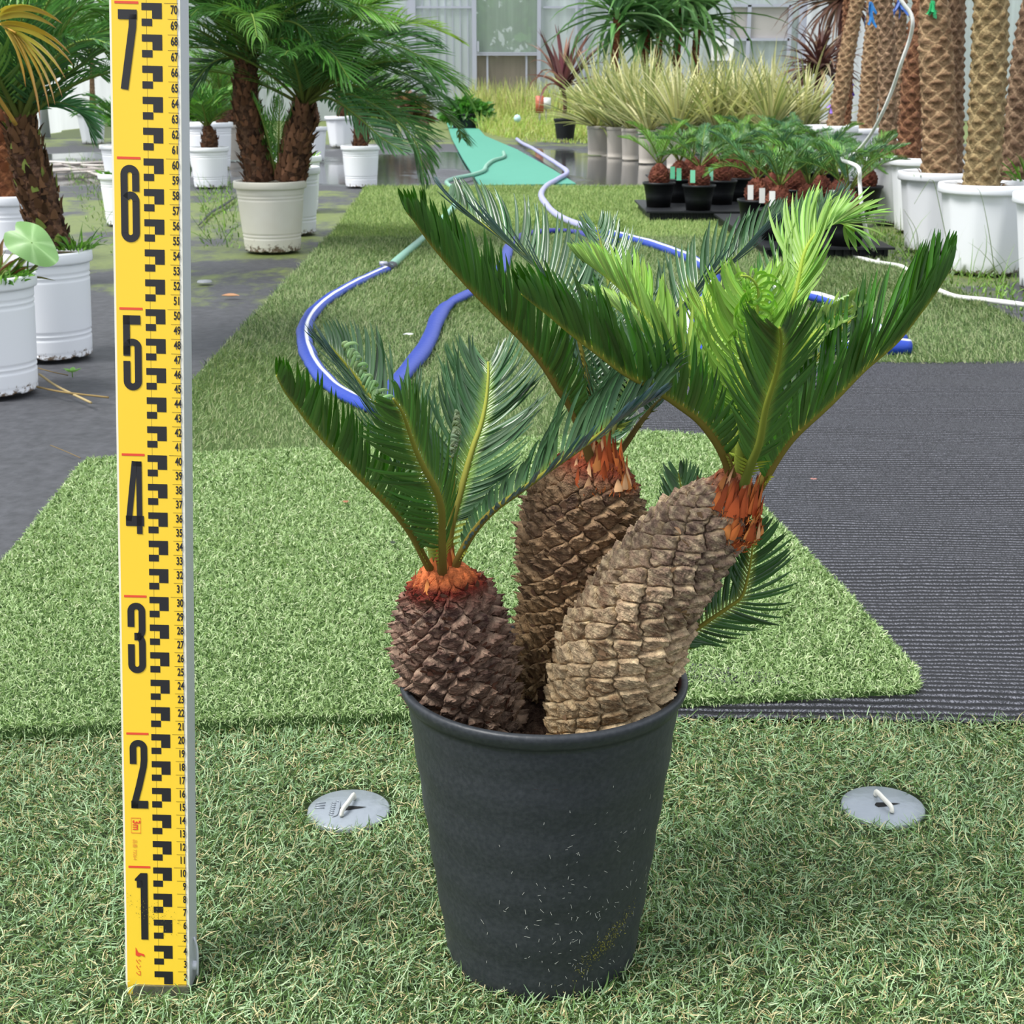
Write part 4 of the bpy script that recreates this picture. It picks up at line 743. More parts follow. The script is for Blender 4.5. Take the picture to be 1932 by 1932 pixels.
hose('blue_hose', [(712, 770, .05), (738, 735), (765, 702), (795, 665), (812, 635), (826, 600), (845, 575), (880, 556), (925, 535), (950, 500), (962, 465), (985, 445), (1030, 437), (1075, 436), (1120, 448), (1160, 458)], .021, .6, 'creased blue lay-flat hose running up from the small crown to the big fronds', '#223a98', col2=(.72, '#151f86'), pinch=[(.36, .25), (.42, .2), (.88, .25)], n=260, seg=26)
hose('blue_hose', [(1130, 436), (1190, 450), (1245, 466), (1302, 488), (1345, 520), (1335, 560), (1300, 610), (1320, 655), (1400, 668), (1500, 660), (1600, 655), (1716, 654)], .022, .75, 'blue hose looping behind the right-hand crown and ending by the black mat', '#2040a4', stripe=('#e8ecf4', 1.2, 1.6), pinch=[(.985, -.35)], n=260, seg=26)
hose('blue_hose', [(1400, 540), (1470, 548), (1530, 558), (1580, 572), (1625, 600), (1665, 630), (1700, 640)], .020, .7, 'blue and white hose piece seen between the right-hand fronds', '#2f4cae', z=.035, stripe=('#f0f2f6', .8, 2.0), n=120, seg=26)
hose('green_hose', [(950, 287, .03), (950, 296), (930, 303), (918, 312), (912, 322), (890, 330), (862, 336), (843, 343), (850, 352), (870, 360), (866, 372), (855, 392), (832, 415), (800, 448), (765, 478), (735, 505)], .0145, .95, 'pale green hose winding from the teal carpet to the blue hose', '#7fb09c', n=260, seg=14)
o = hose('lavender_hose', [(975, 262), (985, 270), (1005, 280), (1030, 296), (1052, 310), (1070, 325), (1052, 338), (1030, 352), (1021, 368), (1030, 385), (1050, 405), (1085, 422), (1135, 438)], .017, .9, 'pale lavender hose lying across the teal carpet corner down to the blue hose', '#a6a6cf', n=220, seg=14)
tag(hose('white_hose', [(1540, 478), (1580, 480), (1620, 487), (1655, 495), (1700, 503), (1735, 525), (1790, 556), (1860, 566), (1932, 575), (2050, 590)], .0075, 1, 'white hose lying on the moss in front of the big white pots', '#e2e2de', z=.01, n=160, seg=10))
# the hanging one: from a nail outside the view, down past the palm trunks to the floor
R = spline([P(1670, -60, 5.2), P(1700, 0, 5.2), P(1718, 25, 5.2), P(1722, 45, 5.2), P(1716, 75, 5.25), P(1700, 120, 5.3), P(1685, 165, 5.4), P(1664, 215, 5.5), P(1640, 258, 5.7), P(1612, 290, 5.9), P(1588, 300, 5.3), P(1619, 316, 5.0), P(1622, 345, 5.0), P(1627, 400, 5.0), P(1640, 455, 5.15), P(1656, 484, 5.3), G(1657, 492, .02)], 200)
V, F = tube(R, .0066, 10); tag(mesh('white_hose', V, F, M_hose, col=hexc('#f2f2ee')), 'white hose hanging down in front of the palm trunks at the right', 'hose')

# ================================================================== POTS
M_white = plain('white_pot_plastic', '#eef0f5', .45, .4, noise=.08, nscale=9, c2='#d4d4d2', dirt=.035); M_cream = plain('aged_white_plastic', '#e2dfd4', .5, .35, noise=.25, nscale=8, c2='#b9a88c', dirt=.06)
M_grey = plain('grey_pot_plastic', '#b7b0a7', .55, .3, noise=.2, nscale=7, c2='#8f897f'); M_black = plain('nursery_black', '#191b1f', .5, .35); M_soil = plain('dark_soil', '#4a3c30', .95, .1, noise=.6, nscale=30, c2='#7a8a48', bump=.8, bscale=40)
def pot_parts(t, R, H, mat, style='ribbed', base=.80, yaw=.0, seg=56):
    if style == 'oct':
        pr = [(0, .01), (R*.62, .01), (R*.66, 0), (R*.69, .003)]+[(R*(.70+.2*k/8), H*(.02+.86*k/8)) for k in range(9)]+[(R*.93, H*.90), (R*.86, H*.90)]
        V, F = lathe(pr, 64, 10, .8, [(c*math.pi/4+.3, .10, H*.045, [2, 3]) for c in range(8)], fr=(2, 13))
    elif style == 'ribbed':
        pr = [(0, .008), (R*(base-.05), .008), (R*base-.002, 0), (R*base, .002)]
        for k in range(1, 60):
            t_ = k/59; z = H*.9*t_; rr = R*(base+(.93-base)*t_); g = 0
            for (c) in (.045, .22, .27, .83, .88):
                g -= .006*R*4*math.exp(-((t_-c)/.006)**2)
            pr.append((rr+g, z))
        pr += [(R*.86, H*.9)]; V, F = lathe(pr, seg, notch=[(c*math.pi/3+.4, .075, H*.055, [2, 3]) for c in range(6)])
    else:
        pr = [(0, .005), (R*base, .005), (R*base, 0)]+[(R*(base+(.95-base)*k/6), H*.93*k/6) for k in range(7)]; V, F = lathe(pr, 36)
    if yaw: ca, sa = math.cos(yaw), math.sin(yaw); V = np.stack([V[:, 0]*ca-V[:, 1]*sa, V[:, 0]*sa+V[:, 1]*ca, V[:, 2]], 1)
    p = mesh('pot', V, F, mat, t)
    V, F = lathe([(R*.86, H*.88), (R*.93, H*.885), (R*.985, H*.895), (R*1.0, H*.91), (R*1.0, H*.985), (R*.985, H), (R*.93, H), (R*.90, H*.985), (R*.88, H*.90)], seg); mesh('rim', V, F, mat, p)
    V, F = lathe([(0, H*.95), (R*.5, H*.95), (R*.89, H*.945)], 32); mesh('soil', V, F, M_soil, t); return p
def trunk_plain(t, path, rad, ncol, nrow, pal, seed, amp=.006, nub=1.2, nu=120, nv=200, name='trunk', rag=0.0, shingle=.4, flakes=0, fl=.02, fc='#5a3a28', gfrac=0.0):
    def colf(s, H, e, DY, Xc, Yc):
        b = mixc(hexc(pal[0]), hexc(pal[1]), np.clip(H*1.05, 0, 1)); b = mixc(b, b*0+hexc(pal[2]), np.clip(1-e*2.2, 0, 1)*.75)
        q = np.exp(-((DY-.2)/.3)**2)*np.clip(e*1.5-.6, 0, 1); return mixc(b, b*0+hexc(pal[3]), np.clip(q, 0, 1)*.6)
    V, F, C, fr = scaly(np.array(path), np.array(rad), ncol, nrow, colf, amp, nu, nv, 1, 1.1, .1, shingle, rag, nub, seed)
    o = mesh(name, V, F, M_bark, t, C)
    if flakes:
        pos, T, rd, U, Wv = fr; r = rng(seed+9); k = flakes; a = r.uniform(0, 6.28, k); ii = r.integers(2, nv-4, k); dr = np.cos(a)[:, None]*Wv[ii]+np.sin(a)[:, None]*U[ii]; b = pos[ii]+dr*rd[ii][:, None]*.97
        mb = MB(); mb.add(*ribbon(b, T[ii]+dr*r.uniform(.05, .42, (k, 1))+r.normal(0, .15, (k, 3)), np.cross(T[ii], dr), r.uniform(.5, 1.4, k)*fl, r.uniform(.4, .9, k)*fl, dr, r.uniform(-.2, .8, k), K=3, cols=np.where(r.uniform(0, 1, (k, 1)) < gfrac, hexc('#7c8a42'), np.clip(hexc(fc)*(1+r.normal(0, .35, (k, 1))), 0, 1)), three=True, profile=([0, .5, .8, 1], [1, .8, .5, .1]))); mb.build('leaf_base', M_fib, o)['kind'] = 'stuff'
    return o
def pfrond(t, name, base, az, el, Lf, droop, seed, n=48, L=.2, w=.007, c='#3f6a35', v=18, mat=None, a=(55, 25), rr=.005, t0=.12, ldroop=1.0, K=5, cvar=.18, tipc=None):
    """an arching palm frond"""
    u = np.linspace(0, 1, 9); h = np.array([math.cos(az), math.sin(az), 0]); pts = []; p = np.array(base, float); d_el = el
    for k in range(9): pts.append(p.copy()); p = p+Lf/8*(h*math.cos(d_el)+np.array([0, 0, math.sin(d_el)])); d_el -= droop/8*(.5+k/8)
    N = np.array([-h[0]*.5, -h[1]*.5, 1.0]); return frond(name, t, pts, N, n, L, w, a, v, .8, seed=seed, mat=mat or M_palm, c=c, cvar=cvar, t0=t0, rr=rr, K=K, droop=ldroop, thorn=False, rc=('#5a5a2a', '#7c9a48'), jit=.1, prof=([0, .1, .35, .75, 1], [.5, .8, 1, .85, .45]), tipc=tipc)
def set_pot(px, rimpx, basey, name, label, cat='potted plant', group=None, H=None, Y=None, R=None):
    """a pot whose foot's front edge shows at photo row basey and whose rim is rimpx wide"""
    if Y is None: Yf = G(px, basey)[1]; sc_ = pxm(Yf+.1, .2); R = rimpx/2/sc_; Y = Yf+R*.75
    else: R = R or rimpx/2/pxm(Y, .2)
    x = P(px, basey, Y)[0]; t = thing(name, (x, Y, 0), label, cat, group); return t, np.array([x, Y, 0.]), R
def H_for(c, R, rimy): return P(966, rimy, c[1]-R)[2]
PB = ('#4a3428', '#6f5240', '#7d5c40', '#2c1a14'); PG = ('#8a6f54', '#9c8163', '#b8a07c', '#5c3a2a')

# ---- big twin-trunk palm in the aged white pot
t, c, R = set_pot(515.5, 137, 477, 'potted_palm', 'feather palm with two shaggy trunks in a stained white pot, right of the staff'); H = H_for(c, R, 345); pot_parts(t, R, H, M_cream, base=.76)
def L_(c, px, py, Y=None): return P(px, py, Y or c[1])-c
trunk_plain(t, [L_(c, 492, 345), L_(c, 482, 300), L_(c, 470, 240), L_(c, 463, 190), L_(c, 464, 140), L_(c, 466, 100)], np.array([28, 26, 23, 23, 21, 12])/pxm(c[1]), 9, 22, PB, 5, .008, .4, rag=.5, flakes=300, fl=.030, fc='#6c4a36')
trunk_plain(t, [L_(c, 545, 345), L_(c, 555, 300), L_(c, 562, 260), L_(c, 570, 225), L_(c, 572, 195)], np.array([27, 26, 27, 22, 12])/pxm(c[1]), 9, 16, PB, 6, .008, .4, rag=.5, flakes=300, fl=.034, fc='#7a5640')
r = rng(3); k = 0
PC = ['#4a7238', '#58864a', '#406a3c', '#6c9446']
for (bx, by, num) in ((465, 125, 26), (573, 200, 18)):
    b = L_(c, bx, by)
    for i in range(num):
        az = i*2.399+r.uniform(-.2, .2); el = 1.45-.95*(i/num)+r.uniform(-.1, .1)
        if by == 200 and math.sin(az) < -.2: el = max(el, .7)
        pfrond(t, 'frond', b, az, el, r.uniform(.58, .78), r.uniform(1.1, 2.0), 500+k, 54, .21, .0048, PC[k % 4]); k += 1
# fronds that can be followed in the photograph
def seenf(t, c, pts, Y0, Y1, N, n, L, seed, col, **kw):
    q = [P(x, y, Y0+(Y1-Y0)*i/(len(pts)-1))-c for i, (x, y) in enumerate(pts)]; kw.setdefault('a', (58, 26)); kw.setdefault('v', 15); kw.setdefault('w', .007); kw.setdefault('mat', M_palm)
    return frond('frond', t, q, N, n, L, seed=seed, c=col, thorn=False, rr=.005, rc=('#5a5a2a', '#7c9a48'), jit=.1, K=5, **kw)
seenf(t, c, [(575, 195), (620, 150), (680, 120), (740, 130), (800, 155), (850, 190)], c[1], c[1]+.3, (0, -.5, 1), 50, .17, 601, '#3f6a35', droop=1.2)
seenf(t, c, [(575, 200), (630, 175), (690, 190), (745, 225), (785, 270), (800, 335)], c[1], c[1]-.15, (.5, -.4, .7), 50, .17, 602, '#47703c', droop=1.5, curl=.7)
seenf(t, c, [(575, 195), (640, 145), (700, 160), (760, 175), (820, 200), (862, 240), (872, 262)], c[1], c[1]+.5, (.3, -.4, 1), 56, .18, 603, '#44642f', droop=1.4)
seenf(t, c, [(575, 190), (640, 110), (700, 60), (760, 42), (820, 52), (870, 78)], c[1], c[1]+.4, (0, -.4, 1), 50, .15, 604, '#8ba53c', droop=.9)
seenf(t, c, [(575, 190), (620, 60), (680, 10), (740, -20), (800, -10)], c[1], c[1]+.3, (0, -.4, 1), 50, .15, 605, '#5f8a3c', droop=.9)
seenf(t, c, [(465, 120), (430, 110), (400, 120), (372, 150), (350, 180)], c[1], c[1]-.1, (-.3, -.5, .8), 40, .15, 606, '#2f5434', droop=1)
seenf(t, c, [(572, 200), (610, 185), (640, 195), (680, 225), (720, 260), (760, 285)], c[1], c[1]-.3, (.3, -.6, .8), 46, .13, 607, '#5d8268', droop=.8)
seenf(t, c, [(465, 120), (500, 60), (540, 40), (580, 60), (610, 110)], c[1], c[1]-.3, (.2, -.6, .8), 46, .15, 608, '#3c6638', droop=1.2)
seenf(t, c, [(465, 120), (440, 60), (415, 20), (385, 10), (360, 30)], c[1], c[1]-.3, (-.2, -.6, .8), 46, .15, 609, '#44703a', droop=1.2)

for i in range(5): pfrond(t, 'frond', L_(c, 520+6*(i-2), 330, c[1]-.01), 1.2+i*1.3, 1.42, .30, .35, 640+i, 26, .07, .004, '#5f9440', ldroop=.1)
seenf(t, c, [(465, 118), (500, 80), (560, 75), (620, 95), (660, 150)], c[1]-.05, c[1]-.35, (.2, -.5, .9), 50, .19, 610, '#55853f', droop=1.6)
seenf(t, c, [(575, 190), (640, 90), (720, 80), (790, 105), (835, 150)], c[1], c[1]-.1, (.1, -.5, .9), 54, .19, 611, '#4c7a3a', droop=1.6)
seenf(t, c, [(575, 195), (640, 160), (705, 175), (750, 205), (790, 250), (812, 300)], c[1], c[1]+.2, (.4, -.5, .8), 54, .20, 612, '#4f7d42', droop=1.8)
seenf(t, c, [(465, 118), (520, 20), (600, -10), (680, 10), (740, 40)], c[1], c[1]-.2, (.1, -.5, .9), 50, .19, 613, '#6b9440', droop=1.5)
# ---- left: palm with yellow frond, in the second white pot
t, c, R = set_pot(102, 174, 680, 'potted_palm', 'young palm with dark scaly trunk and a yellowed frond, in a white pot'); H = H_for(c, R, 482); pot_parts(t, R, H, M_white, base=.83)
trunk_plain(t, [L_(c, 100, 465), L_(c, 84, 410), L_(c, 68, 350), L_(c, 52, 300), L_(c, 42, 245), L_(c, 40, 215)], np.array([33, 33, 35, 31, 26, 13])/pxm(c[1]), 8, 18, PB, 15, .006, .4, rag=.5, flakes=240, fl=.026, fc='#60442e', nv=220, gfrac=.10)
b = L_(c, 40, 235); r = rng(5)
for i in range(22):
    az = i*2.399; el = 1.45-.8*(i/22)+r.uniform(-.1, .1); pfrond(t, 'frond', b, az, el, r.uniform(.38, .50), r.uniform(.8, 1.6), 700+i, 34, .12, .006, PC[i % 4])
R_ = spline([P(30, 235, c[1]-.05)-c, P(-40, 120, c[1]-.15)-c, P(-45, 50, c[1]-.25)-c, P(-10, 42, c[1]-.33)-c, P(30, 62, c[1]-.38)-c], 30); V, F = tube(R_, np.linspace(.005, .002, 30), 7)
yf = mesh('frond', V, F, M_fib, t, col=hexc('#c39a48')); yf['label'] = 'yellowed drooping frond'
YLF = [((0, 22), (118, 42)), ((-4, 36), (106, 50)), ((0, 46), (132, 100)), ((4, 50), (138, 122)), ((14, 58), (124, 146)), ((26, 64), (120, 178)), ((22, 62), (98, 196)), ((16, 60), (84, 214)), ((8, 55), (52, 158)), ((28, 66), (108, 190)), ((20, 60), (74, 180)), ((0, 30), (90, 22))]
b_ = np.array([P(p[0], p[1], c[1]-.36)-c for p, q in YLF]); e_ = np.array([P(q[0], q[1], c[1]-.42)-c for p, q in YLF]); ch = e_-b_; n_ = len(b_)
V, F, C = ribbon(b_, nz(ch)+np.array([0, -.05, .42]), np.tile([0, -.7, .7], (n_, 1)), np.linalg.norm(ch, axis=1)*1.07, .017, np.tile([0, 0, -1.], (n_, 1)), .85, K=8, cols=palette(rng(2), n_, ['#d0ac5c', '#ddbd74', '#c0954a'], [2, 2, 1]), tipcol=hexc('#b0704a'), pw=1.0)
mesh('leaflets', V, F, M_palm, yf, C)['kind'] = 'stuff'
seenf(t, c, [(42, 225), (90, 120), (140, 80), (190, 90), (222, 140)], c[1], c[1]+.2, (0, -.5, 1), 40, .11, 713, '#6b9440', droop=1)
seenf(t, c, [(42, 225), (70, 80), (120, 20), (180, 20), (225, 60)], c[1], c[1]+.3, (0, -.5, 1), 44, .13, 715, '#5c8c3c', droop=1.5)
seenf(t, c, [(42, 225), (60, 120), (100, 90), (150, 110), (200, 150)], c[1], c[1]+.3, (0, -.5, 1), 44, .11, 716, '#4f7f40', droop=1.3)
seenf(t, c, [(42, 225), (30, 60), (60, -10), (130, -30), (200, 10)], c[1], c[1]+.3, (0, -.5, 1), 44, .13, 717, '#79a048', droop=1.5)
seenf(t, c, [(42, 228), (70, 200), (110, 195), (150, 210), (175, 250)], c[1], c[1]+.1, (0, -.5, 1), 36, .09, 714, '#5a8a6a', droop=1)
def herb(t, name, cpos, n, R, h, seed, cols=('#6f9a42', '#86b254', '#557f34'), lw=.018):
    r = rng(seed); a = r.uniform(0, 6.28, n); q = R*np.sqrt(r.uniform(0, 1, n)); b = cpos+np.stack([q*np.cos(a), q*np.sin(a), 0*a], 1); mb = MB()
    mb.add(*ribbon(b, np.stack([np.cos(a)*.5, np.sin(a)*.5, 1+0*a], 1)+r.normal(0, .35, (n, 3)), r.normal(0, 1, (n, 3)), h*r.uniform(.3, 1, n), lw*r.uniform(.5, 1, n), np.stack([np.cos(a), np.sin(a), -.5+0*a], 1), r.uniform(.2, 1.3, n), K=4, cols=palette(r, n, cols, [1]*len(cols))))
    o = mb.build(name, M_palm, t); o['kind'] = 'stuff'; return o
herb(t, 'weeds', L_(c, 145, 470), 45, .04, .07, 3, lw=.008); herb(t, 'weeds', L_(c, 140, 470), 90, .045, .022, 4, lw=.008)
local_taro = None
# ---- left front pot with the big round leaf
t, c, R = set_pot(-10, 196, 750, 'potted_seedlings', 'nearest white pot at the left edge, full of weeds under one big round leaf'); H = H_for(c, R, 530); pot_parts(t, R, H, M_white, base=.83)
herb(t, 'weeds', c*0+np.array([.02, -.02, H*.95]), 320, .08, .04, 6, lw=.010); herb(t, 'weeds', c*0+np.array([0, 0, H*.95]), 60, .09, .12, 7, ('#5d5a34', '#6d7a3c', '#7c5238'), .010)
# heart-shaped leaf
ctr = P(60, 457, c[1]-.02)-c; k = 36; a = np.linspace(0, 2*math.pi, k, endpoint=False); rr = .060*(1-.30*np.exp(-((a-math.pi)/.22)**2)); ax = nz(np.array([.80, -.25, -.58])); ay = nz(np.cross(np.array([.25, -.85, .5]), ax)); nn = np.cross(ax, ay)
V = [ctr]; C = [hexc('#9cc283')]
for q, s_ in ((.33, .1), (.66, .35), (1, 1)):
    for i in range(k):
        x = rr[i]*q*math.cos(a[i])*1.1; y = rr[i]*q*math.sin(a[i])*.66*(1-.30*math.cos(a[i])); V.append(ctr+ax*x+ay*y+nn*(.01*q*q*math.cos(4*a[i])*.5-.012*q*q)); C.append(hexc('#9cc286') if i % 6 == 0 else hexc('#7fa968'))
F3 = np.array([[0, 1+i, 1+(i+1) % k] for i in range(k)]); F4 = np.array([[1+s*k+i, 1+(s+1)*k+i, 1+(s+1)*k+(i+1) % k, 1+s*k+(i+1) % k] for s in (0, 1) for i in range(k)])
o = mesh('round_leaf', np.array(V), [F3, F4], M_palm, t, np.array(C)); o['label'] = 'large round pale green leaf'; V, F = tube(spline([ctr, ctr+[-.02, .02, -.05], ctr+[-.03, .03, -.12]], 12), .002, 6); mesh('leaf_stalk', V, F, M_palm, o, col=hexc('#7a9a52'))
# ---- more pots at the left
t, c, R = set_pot(-20, 120, 0, 'potted_palm', 'rusty-brown trunked palm in a white pot behind the two front left pots', Y=4.7); H = H_for(c, R, 372); pot_parts(t, R, H, M_white)
trunk_plain(t, [L_(c, 5, 370), L_(c, 5, 300), L_(c, 8, 240), L_(c, 8, 170)], np.array([34, 30, 24, 18])/pxm(c[1]), 8, 12, ('#7a4a30', '#8f5c3c', '#9c6a48', '#4a2a1c'), 4, .008, .5, flakes=90, fl=.04, fc='#7a4a30')
for i in range(12): pfrond(t, 'frond', L_(c, 8, 175), i*2.4, 1.3-.5*i/12, .5, 1.3, 760+i, 30, .14, .007, PC[i % 4])
t, c, R = set_pot(-14, 128, 0, 'potted_seedlings', 'white pot of green seedlings at the far left edge, behind the rusty trunk', Y=5.4); H = H_for(c, R, 350); pot_parts(t, R, H, M_white); herb(t, 'weeds', np.array([0, -.02, H*.95]), 60, .09, .07, 8)
# small octagonal pot far left with a thin palm
t, c, R = set_pot(176, 57, 271, 'potted_palm', 'thin-stemmed palm in a small white pot before the white sheeting'); H = H_for(c, R, 212); pot_parts(t, R, H, M_white, 'oct')
trunk_plain(t, [L_(c, 176, 210), L_(c, 174, 170), L_(c, 173, 110)], np.array([7, 5, 4])/pxm(c[1]), 6, 16, PG, 4, .004, .3, nu=40, nv=80)
for i in range(16): pfrond(t, 'frond', L_(c, 173, 112), i*2.4, 1.2-.6*i/16, 1.1, 2.0, 780+i, 34, .38, .018, PC[(i+3) % 4])
# potted things around the staff
for j, (px, rw, by, ry, mt, st_, lb) in enumerate((
    (243, 100, 425, 330, M_white, 'ribbed', 'white pot half hidden by the left side of the staff, nearer one'), (240, 92, 350, 275, M_white, 'ribbed', 'white pot half hidden by the left side of the staff, farther one'),
    (398, 76, 354, 279, M_white, 'ribbed', 'white ribbed pot with a stumpy palm just right of the staff'), (398, 92, 318, 232, M_white, 'ribbed', 'wide white pot standing behind the stumpy palm'),
    (546, 126, 443, 318, M_white, 'ribbed', 'white ribbed pot half hidden behind the stained white pot'), (558, 105, 400, 296, M_white, 'ribbed', 'white pot glimpsed behind the twin-trunk palm, between two others'),
    (682, 74, 353, 276, M_white, 'ribbed', 'white ribbed pot under the long drooping palm fronds'), (645, 62, 278, 220, M_white, 'oct', 'small white octagonal pot far behind the palm fronds'),
    (592, 56, 305, 240, M_white, 'oct', 'white octagonal pot far back, just right of the twin trunks'), (438, 52, 302, 236, M_grey, 'ribbed', 'grey pot in the shade left of the shaggy trunks'))):
    hasp = j in (2, 3, 6, 7, 8, 9, 1); t, c, R = set_pot(px, rw, by, 'potted_palm' if hasp else 'plant_pot', lb, 'potted plant' if hasp else 'pot'); H = H_for(c, R, ry); pot_parts(t, R, H, mt, st_)
    if not hasp: herb(t, 'weeds', np.array([0, 0, H*.94]), 30, R*.8, .06, j); continue
    hh = {2: 45, 3: 55, 6: 62, 7: 60, 8: 55, 9: 40, 1: 20}[j]/pxm(c[1]); off = {3: .1}.get(j, 0)
    trunk_plain(t, [(off, 0, H*.9), (off+.01, 0, H*.9+hh*.5), (off, 0, H*.9+hh)], [.045, .05, .025], 7, 9, PB, j, .006, .4, nu=80, nv=100, flakes=50, fl=.03)
    for i in range(14): pfrond(t, 'frond', (off, 0, H*.9+hh*.9), i*2.4+j, 1.45-.75*i/14, (.34 if j in (2, 1) else .55), 1.4, 800+20*j+i, 28, .13, .008, ['#5b8a35', '#49753a', '#6f9a48'][i % 3])
# pinkish bromeliad flower in the palm leaves' shade
# coil of old hoses on the floor
mb = MB(); r = rng(9); c = G(140, 325)
for k in range(16):
    a0 = r.uniform(-.4, .4); x0 = c[0]+r.uniform(-.25, .05); y0 = c[1]+r.uniform(-.5, .5); R_ = spline([(x0+.75*s-.3, y0+.25*math.sin(s*5+k)+a0*s, .012+.006*(k % 5)+.01*math.sin(s*3)**2) for s in np.linspace(0, 1, 8)], 40); V, F = tube(R_, .009, 6); mb.add(V, F, hexc(['#b9b0a8', '#8d8580', '#cfc8c0'][k % 3]))
tag(mb.build('hose_bundle', M_hose), 'tangled bundle of old grey hoses on the floor at the left', 'hose bundle')
# litter at the left pots
def stick(pts, rad, label, col, nm='dry_stalk'): V, F = tube(spline([G(*q) for q in pts], 20), rad, 7); tag(mesh(nm, V, F, M_fib, col=hexc(col)), label, 'stick', 'dry stalks by the left pots')
stick([(70, 730, .006), (120, 740, .012), (205, 750, .006)], .0022, 'brown dry stalk pointing at the staff', '#8f7a50'); stick([(74, 706, .02), (110, 730, .012), (172, 760, .006)], .0026, 'pale dry stalk lying across the brown one', '#b3a074'); stick([(70, 694, .004), (100, 702, .006), (128, 708, .004)], .0012, 'thin dry stalk beside the seedling', '#7a6844')
stick([(95, 840, .003), (120, 850, .004), (152, 864, .003)], .0008, 'very thin brown twig lying near the turf mat corner', '#7d6c4c')
t = thing('seedling', G(137, 712), 'tiny green seedling on the dark floor beside the front left pot', 'seedling'); a = np.array([.2, 1.7, 3.0, 4.3, 5.5]); mb = MB()
mb.add(*ribbon(np.tile([0, 0, .012], (5, 1)), np.stack([np.cos(a), np.sin(a), .7+0*a], 1), np.stack([-np.sin(a), np.cos(a), 0*a], 1), .022, .014, K=5, curl=.6, cols=hexc('#8db66e'), profile=([0, .15, .5, 1], [.1, .5, 1, .15]))); mb.build('leaves', M_palm, t); V, F = tube([(0, 0, 0), (0, 0, .013)], .0012, 6); mesh('stem', V, F, M_palm, t, col=hexc('#7a9a52'))
def dead_leaf(px, py, L, W, az, col, label, nm='dead_leaf'):
    c = G(px, py, .004 if px < 600 else .03); mb = MB(); mb.add(*ribbon(np.array([c]), np.array([[math.cos(az), math.sin(az), .15]]), np.array([[-math.sin(az), math.cos(az), .2]]), L, W, K=6, curl=.4, cols=hexc(col), profile=([0, .3, .6, 1], [.1, .9, 1, .1]))); tag(mb.build(nm, M_fib), label, 'leaf')
dead_leaf(418, 557, .055, .022, .05, '#b58a6a', 'tan dead leaf on the dark floor right of the staff')
V, F = lathe([(0, .006), (.022, .005), (.025, 0)], 24); tag(mesh('floor_cap', V+G(386, 532), F, plain('cap_grey', '#8f9298', .5)), 'small round grey cap set in the dark floor', 'cap')
# ---- split in the floor sheet, left of the big pot
V, F = tube(spline([G(375, 425, .004), G(400, 400, .006), (G(425, 385, .012)), G(440, 375, .008), G(457, 366, .004)], 20), np.interp(np.linspace(0, 1, 20), [0, .5, 1], [.004, .013, .004]), 6, .4); tag(mesh('torn_sheet', V, F, M_black), 'black torn strip of ground sheet between staff and stained pot', 'ground sheet')
# ================================================================== RIGHT: BIG WHITE POTS WITH PALM TRUNKS
def bigpot(px, rw, by, ry, lb, trunks, name='potted_palm', Y=None):
    t, c, R = set_pot(px, rw, by, name, lb, 'potted plant', 'tall palms in white octagonal pots', Y=Y); H = H_for(c, R, ry); pot_parts(t, R, H, M_white, 'oct', yaw=.35, seg=64)
    for (xb, yb, wb, xt, yt, wt, dy, pal, sd) in trunks:
        a = P(xb, yb, c[1]+dy)-c; b = P(xt, yt, c[1]+dy)-c; a[2] = min(a[2], H*.93); top = a+(b-a)*(1.75-a[2])/(b[2]-a[2]); k = pxm(c[1]+dy, .6)
        path = [a+(top-a)*s+np.array([.015*math.sin(s*5+sd), 0, 0])*math.sin(s*3.1) for s in (0, .15, .33, .5, .66, .8, 1)]; w0, w1 = .87*wb/2/k, .87*wt/2/k
        rad = [w0*1.02, w0*.97, w0*.9+w1*.08, w1, w1, w1, w1*.9]; circ = 2*math.pi*w1
        trunk_plain(t, path, rad, max(5, round(circ/.055)), max(10, round(np.linalg.norm(top-a)/.031)), pal, sd, .0085, .9, 130, 460, shingle=.5, rag=.4)
        r = rng(sd); k2 = 60; q = r.normal(0, 1, (k2, 2)); q = nz(q)*w0*1.02; mb = MB(); mb.add(*ribbon(np.column_stack([q+a[:2], np.full(k2, a[2])]), np.column_stack([q*4, np.full(k2, .5)])+r.normal(0, .3, (k2, 3)), r.normal(0, 1, (k2, 3)), r.uniform(.02, .05, k2), .004, K=3, curl=1.2, cols=palette(r, k2, ['#8a6a50', '#a68a68', '#6f4f3a'], [1, 1, 1]), three=False)); mb.build('dry_root', M_fib, t)['kind'] = 'stuff'
    return t, c, R, H
PY = ('#857250', '#9a8762', '#b3a078', '#5c4028'); PR_ = ('#6e4a36', '#866048', '#a07a58', '#4a2a1e'); PD = ('#7c6450', '#927860', '#ab9478', '#4f3428')
T1 = bigpot(1851, 188, 520, 352, 'palm with the thickest, yellowish trunk, in the foremost whole white pot', [(1852, 345, 78, 1868, 0, 64, 0, PY, 1)])
T2 = bigpot(1765, 163, 478, 328, 'palm with a thick brown trunk in the white pot left of the yellowish one', [(1773, 318, 76, 1768, 20, 52, -.02, PG, 2), (1800, 310, 40, 1812, 0, 34, .12, PD, 3)])
T3 = bigpot(1998, 206, 555, 372, 'white pot cut off by the right edge of the picture, nearest the camera', [])
T4 = bigpot(1962, 172, 505, 342, 'palm trunk leaning right at the picture edge, in a pot behind the nearest one', [(1918, 330, 76, 1962, 0, 66, 0, PD, 4)])
T5 = bigpot(1738, 140, 440, 300, 'palm with a reddish-brown trunk in the white pot behind the thick brown one', [(1716, 292, 52, 1731, 20, 30, 0, PR_, 5)])
